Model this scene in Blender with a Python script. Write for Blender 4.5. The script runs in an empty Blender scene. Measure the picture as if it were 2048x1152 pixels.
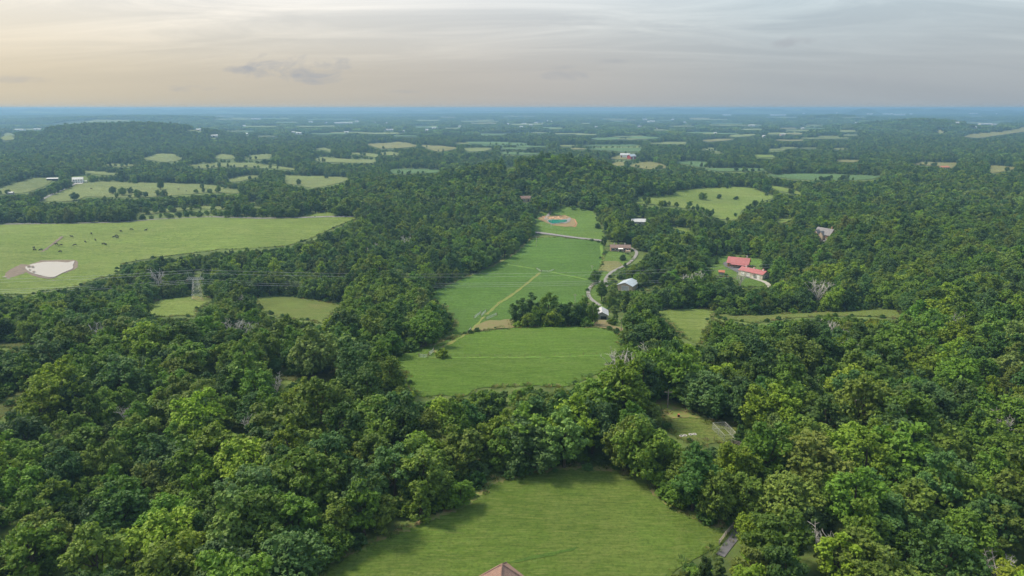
import bpy, math, random
import numpy as np
from mathutils.geometry import delaunay_2d_cdt
from mathutils import Vector

random.seed(7)
RNG = np.random.default_rng(11)
SC = bpy.context.scene
COL = SC.collection

# ------------------------------------------------------------------ camera
CAM_Z = 105.0
PITCH = math.radians(14.77)
F = 1365.0                                   # focal length in pixels of the 2048 x 1152 photograph
cam_data = bpy.data.cameras.new("camera")
cam = bpy.data.objects.new("camera", cam_data)
COL.objects.link(cam)
cam.location = (0.0, 0.0, CAM_Z)
cam.rotation_euler = (math.radians(90.0) - PITCH, 0.0, 0.0)
cam_data.sensor_width = 36.0
cam_data.lens = F / 2048.0 * 36.0
cam_data.clip_start = 0.5
cam_data.clip_end = 120000.0
SC.camera = cam

# ------------------------------------------------------------------ sky and sun
SUN_AZ = math.radians(-68.0)                 # from +Y (the view) towards -X
SUN_EL = math.radians(52.0)
world = bpy.data.worlds.new("World")
SC.world = world
world.use_nodes = True
wt = world.node_tree
for n in list(wt.nodes):
    wt.nodes.remove(n)


def wn(kind, **kw):
    n = wt.nodes.new(kind)
    for k, v in kw.items():
        setattr(n, k, v)
    return n


def wmath(op, a, b=None, clamp=False):
    n = wt.nodes.new("ShaderNodeMath")
    n.operation = op
    n.use_clamp = clamp
    for i, s in enumerate((a, b)):
        if s is None:
            continue
        if isinstance(s, (int, float)):
            n.inputs[i].default_value = s
        else:
            wt.links.new(s, n.inputs[i])
    return n.outputs[0]


def wmix(fac, a, b, blend='MIX'):
    n = wt.nodes.new("ShaderNodeMix")
    n.data_type = 'RGBA'
    n.blend_type = blend
    for s, sock in ((fac, n.inputs[0]), (a, n.inputs[6]), (b, n.inputs[7])):
        if isinstance(s, (int, float)):
            sock.default_value = s
        elif isinstance(s, tuple):
            sock.default_value = (*s, 1.0)
        else:
            wt.links.new(s, sock)
    return n.outputs[2]


def wramp(fac, stops):
    n = wt.nodes.new("ShaderNodeValToRGB")
    el = n.color_ramp.elements
    while len(el) < len(stops):
        el.new(0.5)
    for e, (p, c) in zip(el, stops):
        e.position = p
        e.color = (*c, 1.0) if isinstance(c, tuple) else (c, c, c, 1.0)
    wt.links.new(fac, n.inputs[0])
    return n.outputs[0]


def wnoise(vec, scale, detail, rough, dist=0.0):
    n = wt.nodes.new("ShaderNodeTexNoise")
    n.inputs['Scale'].default_value = scale
    n.inputs['Detail'].default_value = detail
    n.inputs['Roughness'].default_value = rough
    n.inputs['Distortion'].default_value = dist
    wt.links.new(vec, n.inputs['Vector'])
    return n.outputs[0]


nishita = wn("ShaderNodeTexSky", sky_type='NISHITA', sun_disc=False)
nishita.sun_elevation = SUN_EL
nishita.sun_rotation = SUN_AZ
nishita.air_density = 1.5
nishita.dust_density = 4.0
coord = wn("ShaderNodeTexCoord")
sep = wn("ShaderNodeSeparateXYZ")
wt.links.new(coord.outputs['Generated'], sep.inputs[0])
dx, dy, dz = sep.outputs
elev = wmath('MAXIMUM', dz, 0.0)
# a high veil of cloud: its light fades away from the hidden sun and warms towards the horizon
side = wmath('ADD', wmath('MULTIPLY', dx, math.sin(SUN_AZ)), wmath('MULTIPLY', dy, math.cos(SUN_AZ)))
side01 = wmath('MULTIPLY_ADD', side, 0.5)
side01.node.inputs[2].default_value = 0.5
veil_low = wramp(side01, [(0.0, (0.28, 0.32, 0.36)), (0.52, (0.30, 0.322, 0.338)), (0.68, (0.365, 0.348, 0.325)),
                          (0.86, (0.43, 0.385, 0.305)), (1.0, (0.55, 0.465, 0.32))])
veil_high = wramp(side01, [(0.0, (0.34, 0.42, 0.48)), (0.52, (0.37, 0.44, 0.49)), (0.70, (0.49, 0.51, 0.53)),
                           (0.86, (0.60, 0.59, 0.58)), (1.0, (0.76, 0.71, 0.63))])
hi = wramp(elev, [(0.0, 0.0), (0.05, 0.15), (0.16, 1.0)])
veil = wmix(hi, veil_low, veil_high)
veil = wmix(wramp(elev, [(0.2, 0.0), (0.8, 1.0)]), veil, wmix(1.0, veil, (1.35, 1.35, 1.35), 'MULTIPLY'))   # overcast: brighter overhead
# streaks of cirrus on a plane high above: direction / elevation
inv = wmath('DIVIDE', 1.0, wmath('ADD', elev, 0.13))
comb = wn("ShaderNodeCombineXYZ")
wt.links.new(wmath('MULTIPLY', dx, inv), comb.inputs[0])
wt.links.new(wmath('MULTIPLY', dy, inv), comb.inputs[1])
mapn = wn("ShaderNodeMapping")
mapn.inputs['Rotation'].default_value = (0, 0, math.radians(22))
mapn.inputs['Scale'].default_value = (0.42, 1.25, 1.0)
wt.links.new(comb.outputs[0], mapn.inputs['Vector'])
cir = wnoise(mapn.outputs[0], 1.5, 9.0, 0.62, 0.9)
high = wramp(elev, [(0.03, 0.0), (0.12, 1.0)])
cir_m = wmath('MULTIPLY', wramp(cir, [(0.40, 0.0), (0.72, 1.0)]), high)
veil = wmix(wmath('MULTIPLY', cir_m, 0.95), veil, wmix(1.0, veil, (1.45, 1.40, 1.33), 'MULTIPLY'))
cir2 = wnoise(mapn.outputs[0], 0.55, 6.0, 0.55, 0.5)
veil = wmix(wramp(cir2, [(0.42, 0.0), (0.66, 0.45)]), veil, wmix(1.0, veil, (0.86, 0.88, 0.91), 'MULTIPLY'))
# small grey-blue clouds low over the horizon: ragged ovals at their bearing and height
bearing = wmath('ARCTAN2', dx, dy)
map2 = wn("ShaderNodeMapping")
map2.inputs['Scale'].default_value = (1.0, 1.0, 2.6)
wt.links.new(coord.outputs['Generated'], map2.inputs['Vector'])
rag = wmath('SUBTRACT', wnoise(map2.outputs[0], 16.0, 8.0, 0.62, 0.5), 0.5)
for (cu_, cv_, wu_, hv_, amt) in ((605, 132, 125, 34, 1.0), (478, 138, 40, 10, 0.7), (640, 158, 70, 13, 0.6), (1130, 150, 80, 13, 0.5), (1110, 134, 50, 8, 0.35), (1575, 84, 70, 13, 0.5),
                                  (1235, 122, 46, 7, 0.4), (45, 160, 70, 11, 0.5), (395, 177, 75, 9, 0.4), (815, 183, 60, 6, 0.35), (1700, 160, 150, 18, 0.3), (1930, 70, 50, 8, 0.3)):
    ax_, bx_ = (cu_ - 1024.0) / F, (576.0 - cv_) / F
    d_ = Vector((ax_, math.cos(PITCH) + bx_ * math.sin(PITCH), -math.sin(PITCH) + bx_ * math.cos(PITCH))).normalized()
    qa = wmath('POWER', wmath('DIVIDE', wmath('ABSOLUTE', wmath('SUBTRACT', bearing, math.atan2(d_.x, d_.y))), wu_ / F), 2.0)
    qe = wmath('POWER', wmath('DIVIDE', wmath('ABSOLUTE', wmath('SUBTRACT', dz, d_.z)), hv_ / F), 2.0)
    fld_ = wmath('SUBTRACT', wmath('ADD', 0.45, wmath('MULTIPLY', rag, 3.4)), wmath('ADD', qa, qe))
    veil = wmix(wmath('MULTIPLY', wramp(fld_, [(0.0, 0.0), (0.75, 1.0)]), amt), veil, (0.27, 0.29, 0.325))
# veil is given at display level; the physical sky is scaled by the background strength
BG = 0.10
veil10 = wmix(1.0, veil, (0.77 / BG, 0.77 / BG, 0.77 / BG), 'MULTIPLY')
skycol = wmix(0.90, nishita.outputs[0], veil10)
bg = wn("ShaderNodeBackground")
bg.inputs['Strength'].default_value = BG
wt.links.new(skycol, bg.inputs['Color'])
wout = wn("ShaderNodeOutputWorld")
wt.links.new(bg.outputs[0], wout.inputs['Surface'])

sun_data = bpy.data.lights.new("sun", 'SUN')
sun_data.energy = 2.8
sun_data.angle = math.radians(10.0)
sun_data.color = (1.0, 0.88, 0.70)
sun = bpy.data.objects.new("sun", sun_data)
COL.objects.link(sun)
sdir = Vector((math.sin(SUN_AZ) * math.cos(SUN_EL), math.cos(SUN_AZ) * math.cos(SUN_EL), math.sin(SUN_EL)))
sun.rotation_euler = sdir.to_track_quat('Z', 'Y').to_euler()
sun.location = sdir * 500.0

SC.view_settings.view_transform = 'Standard'
SC.view_settings.look = 'None'
SC.view_settings.gamma = 1.0
SC.view_settings.exposure = 0.9
SC.view_settings.use_curve_mapping = False
SC.cycles.max_bounces = 5
SC.cycles.diffuse_bounces = 2
SC.cycles.transmission_bounces = 2
SC.cycles.adaptive_threshold = 0.02
SC.cycles.volume_bounces = 0
SC.cycles.use_denoising = True

# ------------------------------------------------------------------ projection and terrain
SP, CP = math.sin(PITCH), math.cos(PITCH)


def project(x, y, z):
    """World points to photograph pixels (arrays)."""
    rz = z - CAM_Z
    depth = y * CP - rz * SP
    up = y * SP + rz * CP
    depth = np.maximum(depth, 1e-3)
    return 1024.0 + F * x / depth, 576.0 - F * up / depth, depth


def vnoise(x, y, seed):
    """Smooth value noise, about -1..1."""
    xi, yi = np.floor(x).astype(np.int64), np.floor(y).astype(np.int64)
    fx, fy = x - xi, y - yi
    fx, fy = fx * fx * (3 - 2 * fx), fy * fy * (3 - 2 * fy)

    def h(a, b):
        n = (a * 374761393 + b * 668265263 + seed * 1442695041) & 0xFFFFFFFF
        n = ((n ^ (n >> 13)) * 1274126177) & 0xFFFFFFFF
        return ((n ^ (n >> 16)) & 0xFFFF) / 32767.5 - 1.0
    a, b, c, d = h(xi, yi), h(xi + 1, yi), h(xi, yi + 1), h(xi + 1, yi + 1)
    return (a * (1 - fx) + b * fx) * (1 - fy) + (c * (1 - fx) + d * fx) * fy


def sstep(a, b, x):
    t = np.clip((x - a) / (b - a), 0, 1)
    return t * t * (3 - 2 * t)


def bump(x, y, cx, cy, sx, sy, rot=0.0):
    c, s = math.cos(rot), math.sin(rot)
    u, v = (x - cx) * c + (y - cy) * s, -(x - cx) * s + (y - cy) * c
    return np.exp(-0.5 * ((u / sx) ** 2 + (v / sy) ** 2))


def terrain(x, y):
    x = np.asarray(x, float)
    y = np.asarray(y, float)
    r = np.hypot(x, y)
    # the spur the camera hovers over, falling away to the valley
    z = 24.0 * (1 - sstep(150.0, 380.0, y - 0.10 * np.abs(x)))
    z = z + 4.0 * bump(x, y, 10, 262, 60, 45)                      # the domed field
    z = z + 16.0 * sstep(70, 260, x - 0.12 * y) * (1 - sstep(420, 760, y))
    z = z + 17.0 * bump(x, y, 800, 850, 230, 200)                  # ridge at the right edge
    # wooded hill behind the long field
    z = z + 25.0 * bump(x, y, 62, 860, 80, 70) + 12.0 * bump(x, y, -60, 850, 120, 110)
    z = z + 5.0 * bump(x, y, 40, 790, 130, 130)
    # wooded hill on the left
    z = z + 38.0 * bump(x, y, -1260, 2150, 115, 200) + 39.0 * bump(x, y, -1050, 2130, 105, 200) + 16.0 * bump(x, y, -1480, 2100, 120, 180) + 8.0 * bump(x, y, -1180, 1850, 380, 200)
    # wooded hill on the right, and the yellow slope beside it
    z = z + 39.0 * bump(x, y, 1940, 3250, 180, 300) + 10 * bump(x, y, 1650, 3150, 200, 300) + 24 * bump(x, y, 2750, 3200, 260, 380) + 4 * bump(x, y, 2250, 3300, 180, 300)
    # long low hill beyond the left one, knoll right of centre
    z = z + 30.0 * bump(x, y, -2900, 4900, 600, 350) + 20.0 * bump(x, y, -2250, 5000, 350, 350)
    z = z + 42.0 * bump(x, y, 2500, 5400, 220, 400)
    # open rolling country
    roll = vnoise(x / 420.0, y / 420.0, 3) * 5.0 + vnoise(x / 170.0 + 9, y / 170.0, 5) * 2.2
    z = z + roll * sstep(700, 1700, r)
    z = z + vnoise(x / 90.0, y / 90.0, 8) * 0.9
    z = z + 6.0 * bump(x, y, -205, 600, 120, 55, 0.25) + 2.5 * bump(x, y, -400, 560, 60, 60)    # swells in the big pasture
    z = z + 2.2 * vnoise(x / 130.0 + 5, y / 110.0, 14) * sstep(330, 420, y) * (1 - sstep(700, 1000, y))
    far = sstep(5000, 8000, r)
    z = z + far * (vnoise(x / 1500.0, y / 1100.0, 21) * 10.0 + 14.0)
    # hills along the horizon
    az = np.arctan2(x, y)
    prof = 0.5 + 0.6 * vnoise(az * 24.0 + 40, az * 0 + 0.3, 31) + 0.4 * vnoise(az * 62.0, az * 0 + 0.7, 33) + 0.2 * vnoise(az * 150.0, az * 0 + 0.7, 35)
    amp = 14 + 44 * sstep(0.18, 0.24, az) + 26 * (1 - sstep(-0.46, -0.28, az))
    lift = 34 + 18 * sstep(0.18, 0.24, az) + 24 * (1 - sstep(-0.42, -0.10, az))
    ring = np.exp(-((r - 13000.0) / 1200.0) ** 2)
    z = z + ring * (lift + amp * np.clip(prof, 0, 1.3))
    z = z + ring * (22 * np.exp(-((az + 0.150) / 0.010) ** 2) + 20 * np.exp(-((az + 0.095) / 0.022) ** 2))
    z = z + 85.0 * np.exp(-((az - 0.462) / 0.014) ** 2) * np.exp(-((r - 11000.0) / 700.0) ** 2)
    # level ground under the two ponds
    for (cx, cy, zz, r0) in ((-309.0, 447.0, -0.2, 34.0), (42.0, 622.0, 3.6, 26.0)):
        w = 1 - sstep(r0, r0 * 2.0, np.hypot(x - cx, y - cy))
        z = z * (1 - w) + zz * w
    return np.where(z > 84.0, 84.0 + 26.0 * np.tanh((z - 84.0) / 34.0), z)


def unproject(u, v, tmin=60.0, tmax=16000.0):
    """Photograph pixels to points on the terrain (first hit along the ray)."""
    u = np.atleast_1d(np.asarray(u, float))
    v = np.atleast_1d(np.asarray(v, float))
    a, b = (u - 1024.0) / F, (576.0 - v) / F
    d = np.stack([a, CP + b * SP, -SP + b * CP], 1)
    ts = np.geomspace(tmin, tmax, 190)
    P = d[:, None, :] * ts[None, :, None]
    gap = P[..., 2] + CAM_Z - terrain(P[..., 0], P[..., 1])
    below = gap < 0
    hit = below.any(1)
    i = np.where(hit, below.argmax(1), len(ts) - 1)
    lo, hi_ = ts[np.maximum(i - 1, 0)], ts[i]
    for _ in range(18):
        m = 0.5 * (lo + hi_)
        Q = d * m[:, None]
        g = Q[:, 2] + CAM_Z - terrain(Q[:, 0], Q[:, 1])
        lo, hi_ = np.where(g > 0, m, lo), np.where(g > 0, hi_, m)
    Q = d * hi_[:, None]
    return Q[:, 0], Q[:, 1], terrain(Q[:, 0], Q[:, 1])


def at(u, v):
    x, y, z = unproject(u, v)
    return Vector((float(x[0]), float(y[0]), float(z[0])))


def px_m(p):
    """Metres covered by one photograph pixel at a point."""
    return (p.y * CP - (p.z - CAM_Z) * SP) / F

# ------------------------------------------------------------------ material helpers
class Mat:
    """Small wrapper that builds a node material."""

    def __init__(self, name, rough=0.9, spec=0.2):
        self.m = bpy.data.materials.new(name)
        self.m.use_nodes = True
        self.t = self.m.node_tree
        self.b = self.t.nodes['Principled BSDF']
        self.b.inputs['Roughness'].default_value = rough
        self.b.inputs['Specular IOR Level'].default_value = spec
        self._pos = None

    def node(self, kind, **kw):
        n = self.t.nodes.new(kind)
        for k, v in kw.items():
            setattr(n, k, v)
        return n

    def put(self, s, sock):
        if isinstance(s, (int, float)):
            sock.default_value = s
        elif isinstance(s, tuple):
            sock.default_value = (*s, 1.0) if len(s) == 3 and len(sock.default_value) == 4 else s
        else:
            self.t.links.new(s, sock)

    def pos(self, scale=(1, 1, 1), rot=0.0, obj=False):
        g = self.node("ShaderNodeTexCoord").outputs['Object'] if obj else self.node("ShaderNodeNewGeometry").outputs['Position']
        mp = self.node("ShaderNodeMapping")
        mp.inputs['Scale'].default_value = scale
        mp.inputs['Rotation'].default_value = (0, 0, rot)
        self.t.links.new(g, mp.inputs['Vector'])
        return mp.outputs[0]

    def noise(self, vec, scale, detail=4.0, rough=0.55, dist=0.0):
        n = self.node("ShaderNodeTexNoise")
        n.inputs['Scale'].default_value = scale
        n.inputs['Detail'].default_value = detail
        n.inputs['Roughness'].default_value = rough
        n.inputs['Distortion'].default_value = dist
        self.t.links.new(vec, n.inputs['Vector'])
        return n.outputs[0]

    def ramp(self, fac, stops):
        n = self.node("ShaderNodeValToRGB")
        el = n.color_ramp.elements
        while len(el) < len(stops):
            el.new(0.5)
        for e, (p, c) in zip(el, stops):
            e.position = p
            e.color = (*c, 1.0) if isinstance(c, tuple) else (c, c, c, 1.0)
        self.t.links.new(fac, n.inputs[0])
        return n.outputs[0]

    def mix(self, fac, a, b, blend='MIX'):
        n = self.node("ShaderNodeMix", data_type='RGBA', blend_type=blend)
        self.put(fac, n.inputs[0])
        self.put(a, n.inputs[6])
        self.put(b, n.inputs[7])
        return n.outputs[2]

    def math(self, op, a, b=0.0):
        n = self.node("ShaderNodeMath", operation=op)
        self.put(a, n.inputs[0])
        self.put(b, n.inputs[1])
        return n.outputs[0]

    def color(self, s):
        self.put(s, self.b.inputs['Base Color'])
        return self

    def bump(self, h, strength, dist):
        n = self.node("ShaderNodeBump")
        n.inputs['Strength'].default_value = strength
        n.inputs['Distance'].default_value = dist
        self.t.links.new(h, n.inputs['Height'])
        self.t.links.new(n.outputs[0], self.b.inputs['Normal'])
        return self


def shade(c, k):
    return tuple(min(1.0, v * k) for v in c)


def grass_mat(name, base, dry, streak=0.0, dry_amt=0.3, scale=1.0, contrast=1.0):
    """Grass: big soft patches, mowing or grazing streaks, fine tufts."""
    base, dry = shade(base, 0.88), shade(dry, 0.92)
    m = Mat(name, 0.95, 0.1)
    p = m.pos()
    big = m.noise(p, 0.022 * scale, 4.0, 0.6, 0.6)
    c = m.mix(m.ramp(big, [(0.35, 0.0), (0.66, 1.0)]), shade(base, 1 - 0.26 * contrast), shade(base, 1 + 0.22 * contrast))
    dn = m.noise(p, 0.05 * scale, 6.0, 0.66, 0.8)
    c = m.mix(m.math('MULTIPLY', m.ramp(dn, [(0.46, 0.0), (0.68, 1.0)]), dry_amt), c, dry)
    st = m.noise(m.pos((0.05 * scale, 0.55 * scale, 0.2), streak), 1.0, 5.0, 0.65, 0.3)
    c = m.mix(m.ramp(st, [(0.36, 0.0), (0.62, 0.6 * contrast)]), c, shade(base, 0.66))
    st2 = m.noise(m.pos((0.30 * scale, 2.2 * scale, 0.5), streak + 0.12), 1.0, 5.0, 0.7, 0.3)
    c = m.mix(m.ramp(st2, [(0.50, 0.0), (0.66, 0.55 * contrast)]), c, shade(dry, 1.12))
    c = m.mix(m.ramp(st2, [(0.32, 0.75), (0.48, 0.0)]), c, shade(base, 0.45))
    fine = m.noise(p, 1.6 * scale, 6.0, 0.75)
    c = m.mix(m.ramp(fine, [(0.36, 0.7), (0.54, 0.0)]), c, shade(base, 0.45))
    m.color(c)
    m.bump(m.math('ADD', st2, fine), 0.9, 0.5 / scale)
    return m.m


def plain_mat(name, col, rough=0.8, var=0.12, scale=1.5, spec=0.3, bump=0.0, obj=False, metal=0.0):
    m = Mat(name, rough, spec)
    p = m.pos(obj=obj)
    n = m.noise(p, scale, 5.0, 0.6, 0.3)
    n2 = m.noise(p, scale * 7, 3.0, 0.6)
    c = m.mix(m.ramp(n, [(0.3, 0.0), (0.7, 1.0)]), shade(col, 1 - var), shade(col, 1 + var))
    c = m.mix(m.ramp(n2, [(0.42, 0.35), (0.6, 0.0)]), c, shade(col, 1 - 2 * var))
    m.color(c)
    m.b.inputs['Metallic'].default_value = metal
    if bump:
        m.bump(n2, bump, 0.05)
    return m.m


# ------------------------------------------------------------------ object helpers
def tag(o, label=None, cat=None, group=None, kind=None):
    for k, v in (("label", label), ("category", cat), ("group", group), ("kind", kind)):
        if v:
            o[k] = v
    return o


def mesh_np(name, verts, faces, mats=(), face_mat=None, smooth=False):
    me = bpy.data.meshes.new(name)
    me.from_pydata([tuple(v) for v in verts], [], [tuple(f) for f in faces])
    for m in mats:
        me.materials.append(m)
    if face_mat is not None:
        me.polygons.foreach_set("material_index", np.asarray(face_mat, np.int32))
    if smooth:
        me.polygons.foreach_set("use_smooth", np.ones(len(me.polygons), bool))
    me.update()
    return me


def link(name, me, parent=None, loc=None):
    o = bpy.data.objects.new(name, me)
    COL.objects.link(o)
    if parent is not None:
        o.parent = parent
    if loc is not None:
        o.location = loc
    return o


def empty(name, loc, rz=0.0):
    o = bpy.data.objects.new(name, None)
    COL.objects.link(o)
    o.location = loc
    o.rotation_euler = (0, 0, rz)
    o.empty_display_size = 1.0
    return o


class MB:
    """Collects simple solids into one mesh."""

    def __init__(self):
        self.v, self.f = [], []

    def poly(self, pts, faces):
        o = len(self.v)
        self.v += [tuple(p) for p in pts]
        self.f += [tuple(i + o for i in f) for f in faces]
        return self

    def box(self, x0, x1, y0, y1, z0, z1):
        return self.poly([(x0, y0, z0), (x1, y0, z0), (x1, y1, z0), (x0, y1, z0), (x0, y0, z1), (x1, y0, z1), (x1, y1, z1), (x0, y1, z1)],
                         [(3, 2, 1, 0), (4, 5, 6, 7), (0, 1, 5, 4), (1, 2, 6, 5), (2, 3, 7, 6), (3, 0, 4, 7)])

    def bar(self, a, b, w, n=4, w2=None):
        a, b = Vector(a), Vector(b)
        d = (b - a).normalized()
        s = d.cross(Vector((0, 0, 1)) if abs(d.z) < 0.9 else Vector((1, 0, 0))).normalized()
        t = d.cross(s)
        w2 = w if w2 is None else w2
        pts = []
        for c, r in ((a, w), (b, w2)):
            for k in range(n):
                an = 2 * math.pi * (k + 0.5) / n
                pts.append(c + s * (r * math.cos(an)) + t * (r * math.sin(an)))
        fs = [(k, (k + 1) % n, n + (k + 1) % n, n + k) for k in range(n)]
        fs += [tuple(range(n - 1, -1, -1)), tuple(range(n, 2 * n))]
        return self.poly(pts, fs)

    def tube(self, path, radii, n=6):
        path = [Vector(p) for p in path]
        o = len(self.v)
        for i, p in enumerate(path):
            d = (path[min(i + 1, len(path) - 1)] - path[max(i - 1, 0)]).normalized()
            s = d.cross(Vector((0.31, 0.95, 0.05))).normalized()
            t = d.cross(s)
            for k in range(n):
                an = 2 * math.pi * k / n
                self.v.append(tuple(p + s * (radii[i] * math.cos(an)) + t * (radii[i] * math.sin(an))))
        for i in range(len(path) - 1):
            for k in range(n):
                a, b = o + i * n + k, o + i * n + (k + 1) % n
                self.f.append((a, b, b + n, a + n))
        self.f.append(tuple(o + (len(path) - 1) * n + k for k in range(n)))
        return self

    def build(self, name, mat, parent=None, loc=None, smooth=False):
        return link(name, mesh_np(name, self.v, self.f, [mat], smooth=smooth), parent, loc)

    def mesh(self, name, mat, smooth=False):
        return mesh_np(name, self.v, self.f, [mat], smooth=smooth)


# ------------------------------------------------------------------ the ground
def ground_mat():
    m = Mat("ground", 0.95, 0.1)
    p = m.pos()
    # litter, weeds and rough grass between the trees; farther off a patchwork of fields
    n = m.noise(p, 0.05, 6.0, 0.65, 0.4)
    near = m.mix(m.ramp(n, [(0.35, 0.0), (0.65, 1.0)]), (0.050, 0.075, 0.024), (0.115, 0.165, 0.042))
    n2 = m.noise(p, 0.7, 5.0, 0.7)
    near = m.mix(m.ramp(n2, [(0.52, 0.0), (0.7, 0.5)]), near, (0.12, 0.10, 0.05))
    vo = m.node("ShaderNodeTexVoronoi", feature='F1')
    vo.inputs['Scale'].default_value = 1.0
    vo.inputs['Randomness'].default_value = 0.9
    m.t.links.new(m.pos((1 / 420.0, 1 / 300.0, 0.0), 0.3), vo.inputs['Vector'])
    sepc = m.node("ShaderNodeSeparateColor")
    m.t.links.new(vo.outputs['Color'], sepc.inputs[0])
    fld = m.ramp(sepc.outputs[0], [(0.0, (0.035, 0.06, 0.025)), (0.30, (0.10, 0.16, 0.045)), (0.55, (0.17, 0.22, 0.07)), (0.75, (0.07, 0.15, 0.065)), (1.0, (0.27, 0.25, 0.11))])
    for e in fld.node.color_ramp.elements:
        pass
    fld.node.color_ramp.interpolation = 'CONSTANT'
    wood = m.ramp(m.noise(m.pos((1 / 700.0, 1 / 500.0, 0)), 1.0, 5.0, 0.6), [(0.44, 0.0), (0.47, 1.0)])
    fld = m.mix(wood, fld, m.mix(m.noise(p, 0.03, 4.0, 0.7), (0.018, 0.034, 0.016), (0.05, 0.075, 0.03)))
    ln = m.node("ShaderNodeVectorMath", operation='LENGTH')
    m.t.links.new(p, ln.inputs[0])
    far = m.ramp(m.math('DIVIDE', ln.outputs['Value'], 10000.0), [(0.13, 0.0), (0.24, 1.0)])
    m.color(m.mix(far, near, fld))
    m.bump(m.noise(p, 0.35, 5.0, 0.7), 0.6, 0.6)
    return m.m


def build_ground():
    rr = np.concatenate([[2.0], np.geomspace(25.0, 15500.0, 520)])
    aa = np.radians(np.linspace(-80, 80, 420))
    R, A = np.meshgrid(rr, aa, indexing='ij')
    X, Y = R * np.sin(A), R * np.cos(A)
    Z = terrain(X, Y)
    nr, na = X.shape
    V = np.stack([X, Y, Z], -1).reshape(-1, 3)
    i, j = np.meshgrid(np.arange(nr - 1), np.arange(na - 1), indexing='ij')
    a = (i * na + j).ravel()
    Fc = np.stack([a, a + 1, a + na + 1, a + na], 1)[:, ::-1]
    # a simple apron behind the camera
    me = bpy.data.meshes.new("ground")
    me.vertices.add(len(V))
    me.vertices.foreach_set("co", V.ravel())
    me.loops.add(Fc.size)
    me.loops.foreach_set("vertex_index", Fc.ravel().astype(np.int32))
    me.polygons.add(len(Fc))
    me.polygons.foreach_set("loop_start", (np.arange(len(Fc)) * 4).astype(np.int32))
    me.polygons.foreach_set("use_smooth", np.ones(len(Fc), bool))
    me.update(calc_edges=True)
    me.validate()
    me.materials.append(ground_mat())
    return tag(link("ground", me), kind="structure")


build_ground()

# ------------------------------------------------------------------ fields: outlines in photograph pixels, laid on the terrain
M_near = grass_mat("near_meadow_grass", (0.138, 0.226, 0.038), (0.20, 0.215, 0.07), 0.25, 0.55, 1.0)
M_dome = grass_mat("mown_grass", (0.128, 0.240, 0.034), (0.16, 0.21, 0.06), 0.05, 0.35, 0.6)
M_long = grass_mat("long_field_grass", (0.112, 0.225, 0.038), (0.13, 0.21, 0.06), 0.15, 0.4, 0.4)
M_lawn = grass_mat("lawn_grass", (0.135, 0.24, 0.045), (0.18, 0.24, 0.06), 0.8, 0.4, 0.5)
M_past = grass_mat("pasture_grass", (0.205, 0.300, 0.062), (0.29, 0.31, 0.11), 0.35, 0.5, 0.35)
M_pale = grass_mat("pale_pasture_grass", (0.215, 0.275, 0.095), (0.29, 0.29, 0.12), 1.0, 0.5, 0.25)
M_gold = grass_mat("ripe_field_grass", (0.25, 0.26, 0.095), (0.32, 0.28, 0.12), 0.4, 0.5, 0.2)
M_crop = grass_mat("crop_field", (0.125, 0.225, 0.085), (0.16, 0.24, 0.09), 0.9, 0.3, 0.25)
M_rough = grass_mat("rough_grass", (0.145, 0.205, 0.045), (0.22, 0.20, 0.08), 0.6, 0.6, 0.9)
M_dim = grass_mat("shaded_clearing_grass", (0.12, 0.155, 0.045), (0.17, 0.15, 0.07), 0.6, 0.6, 0.9)  # darker, browner rough grass; the woods' shade is put into its colour

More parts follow.
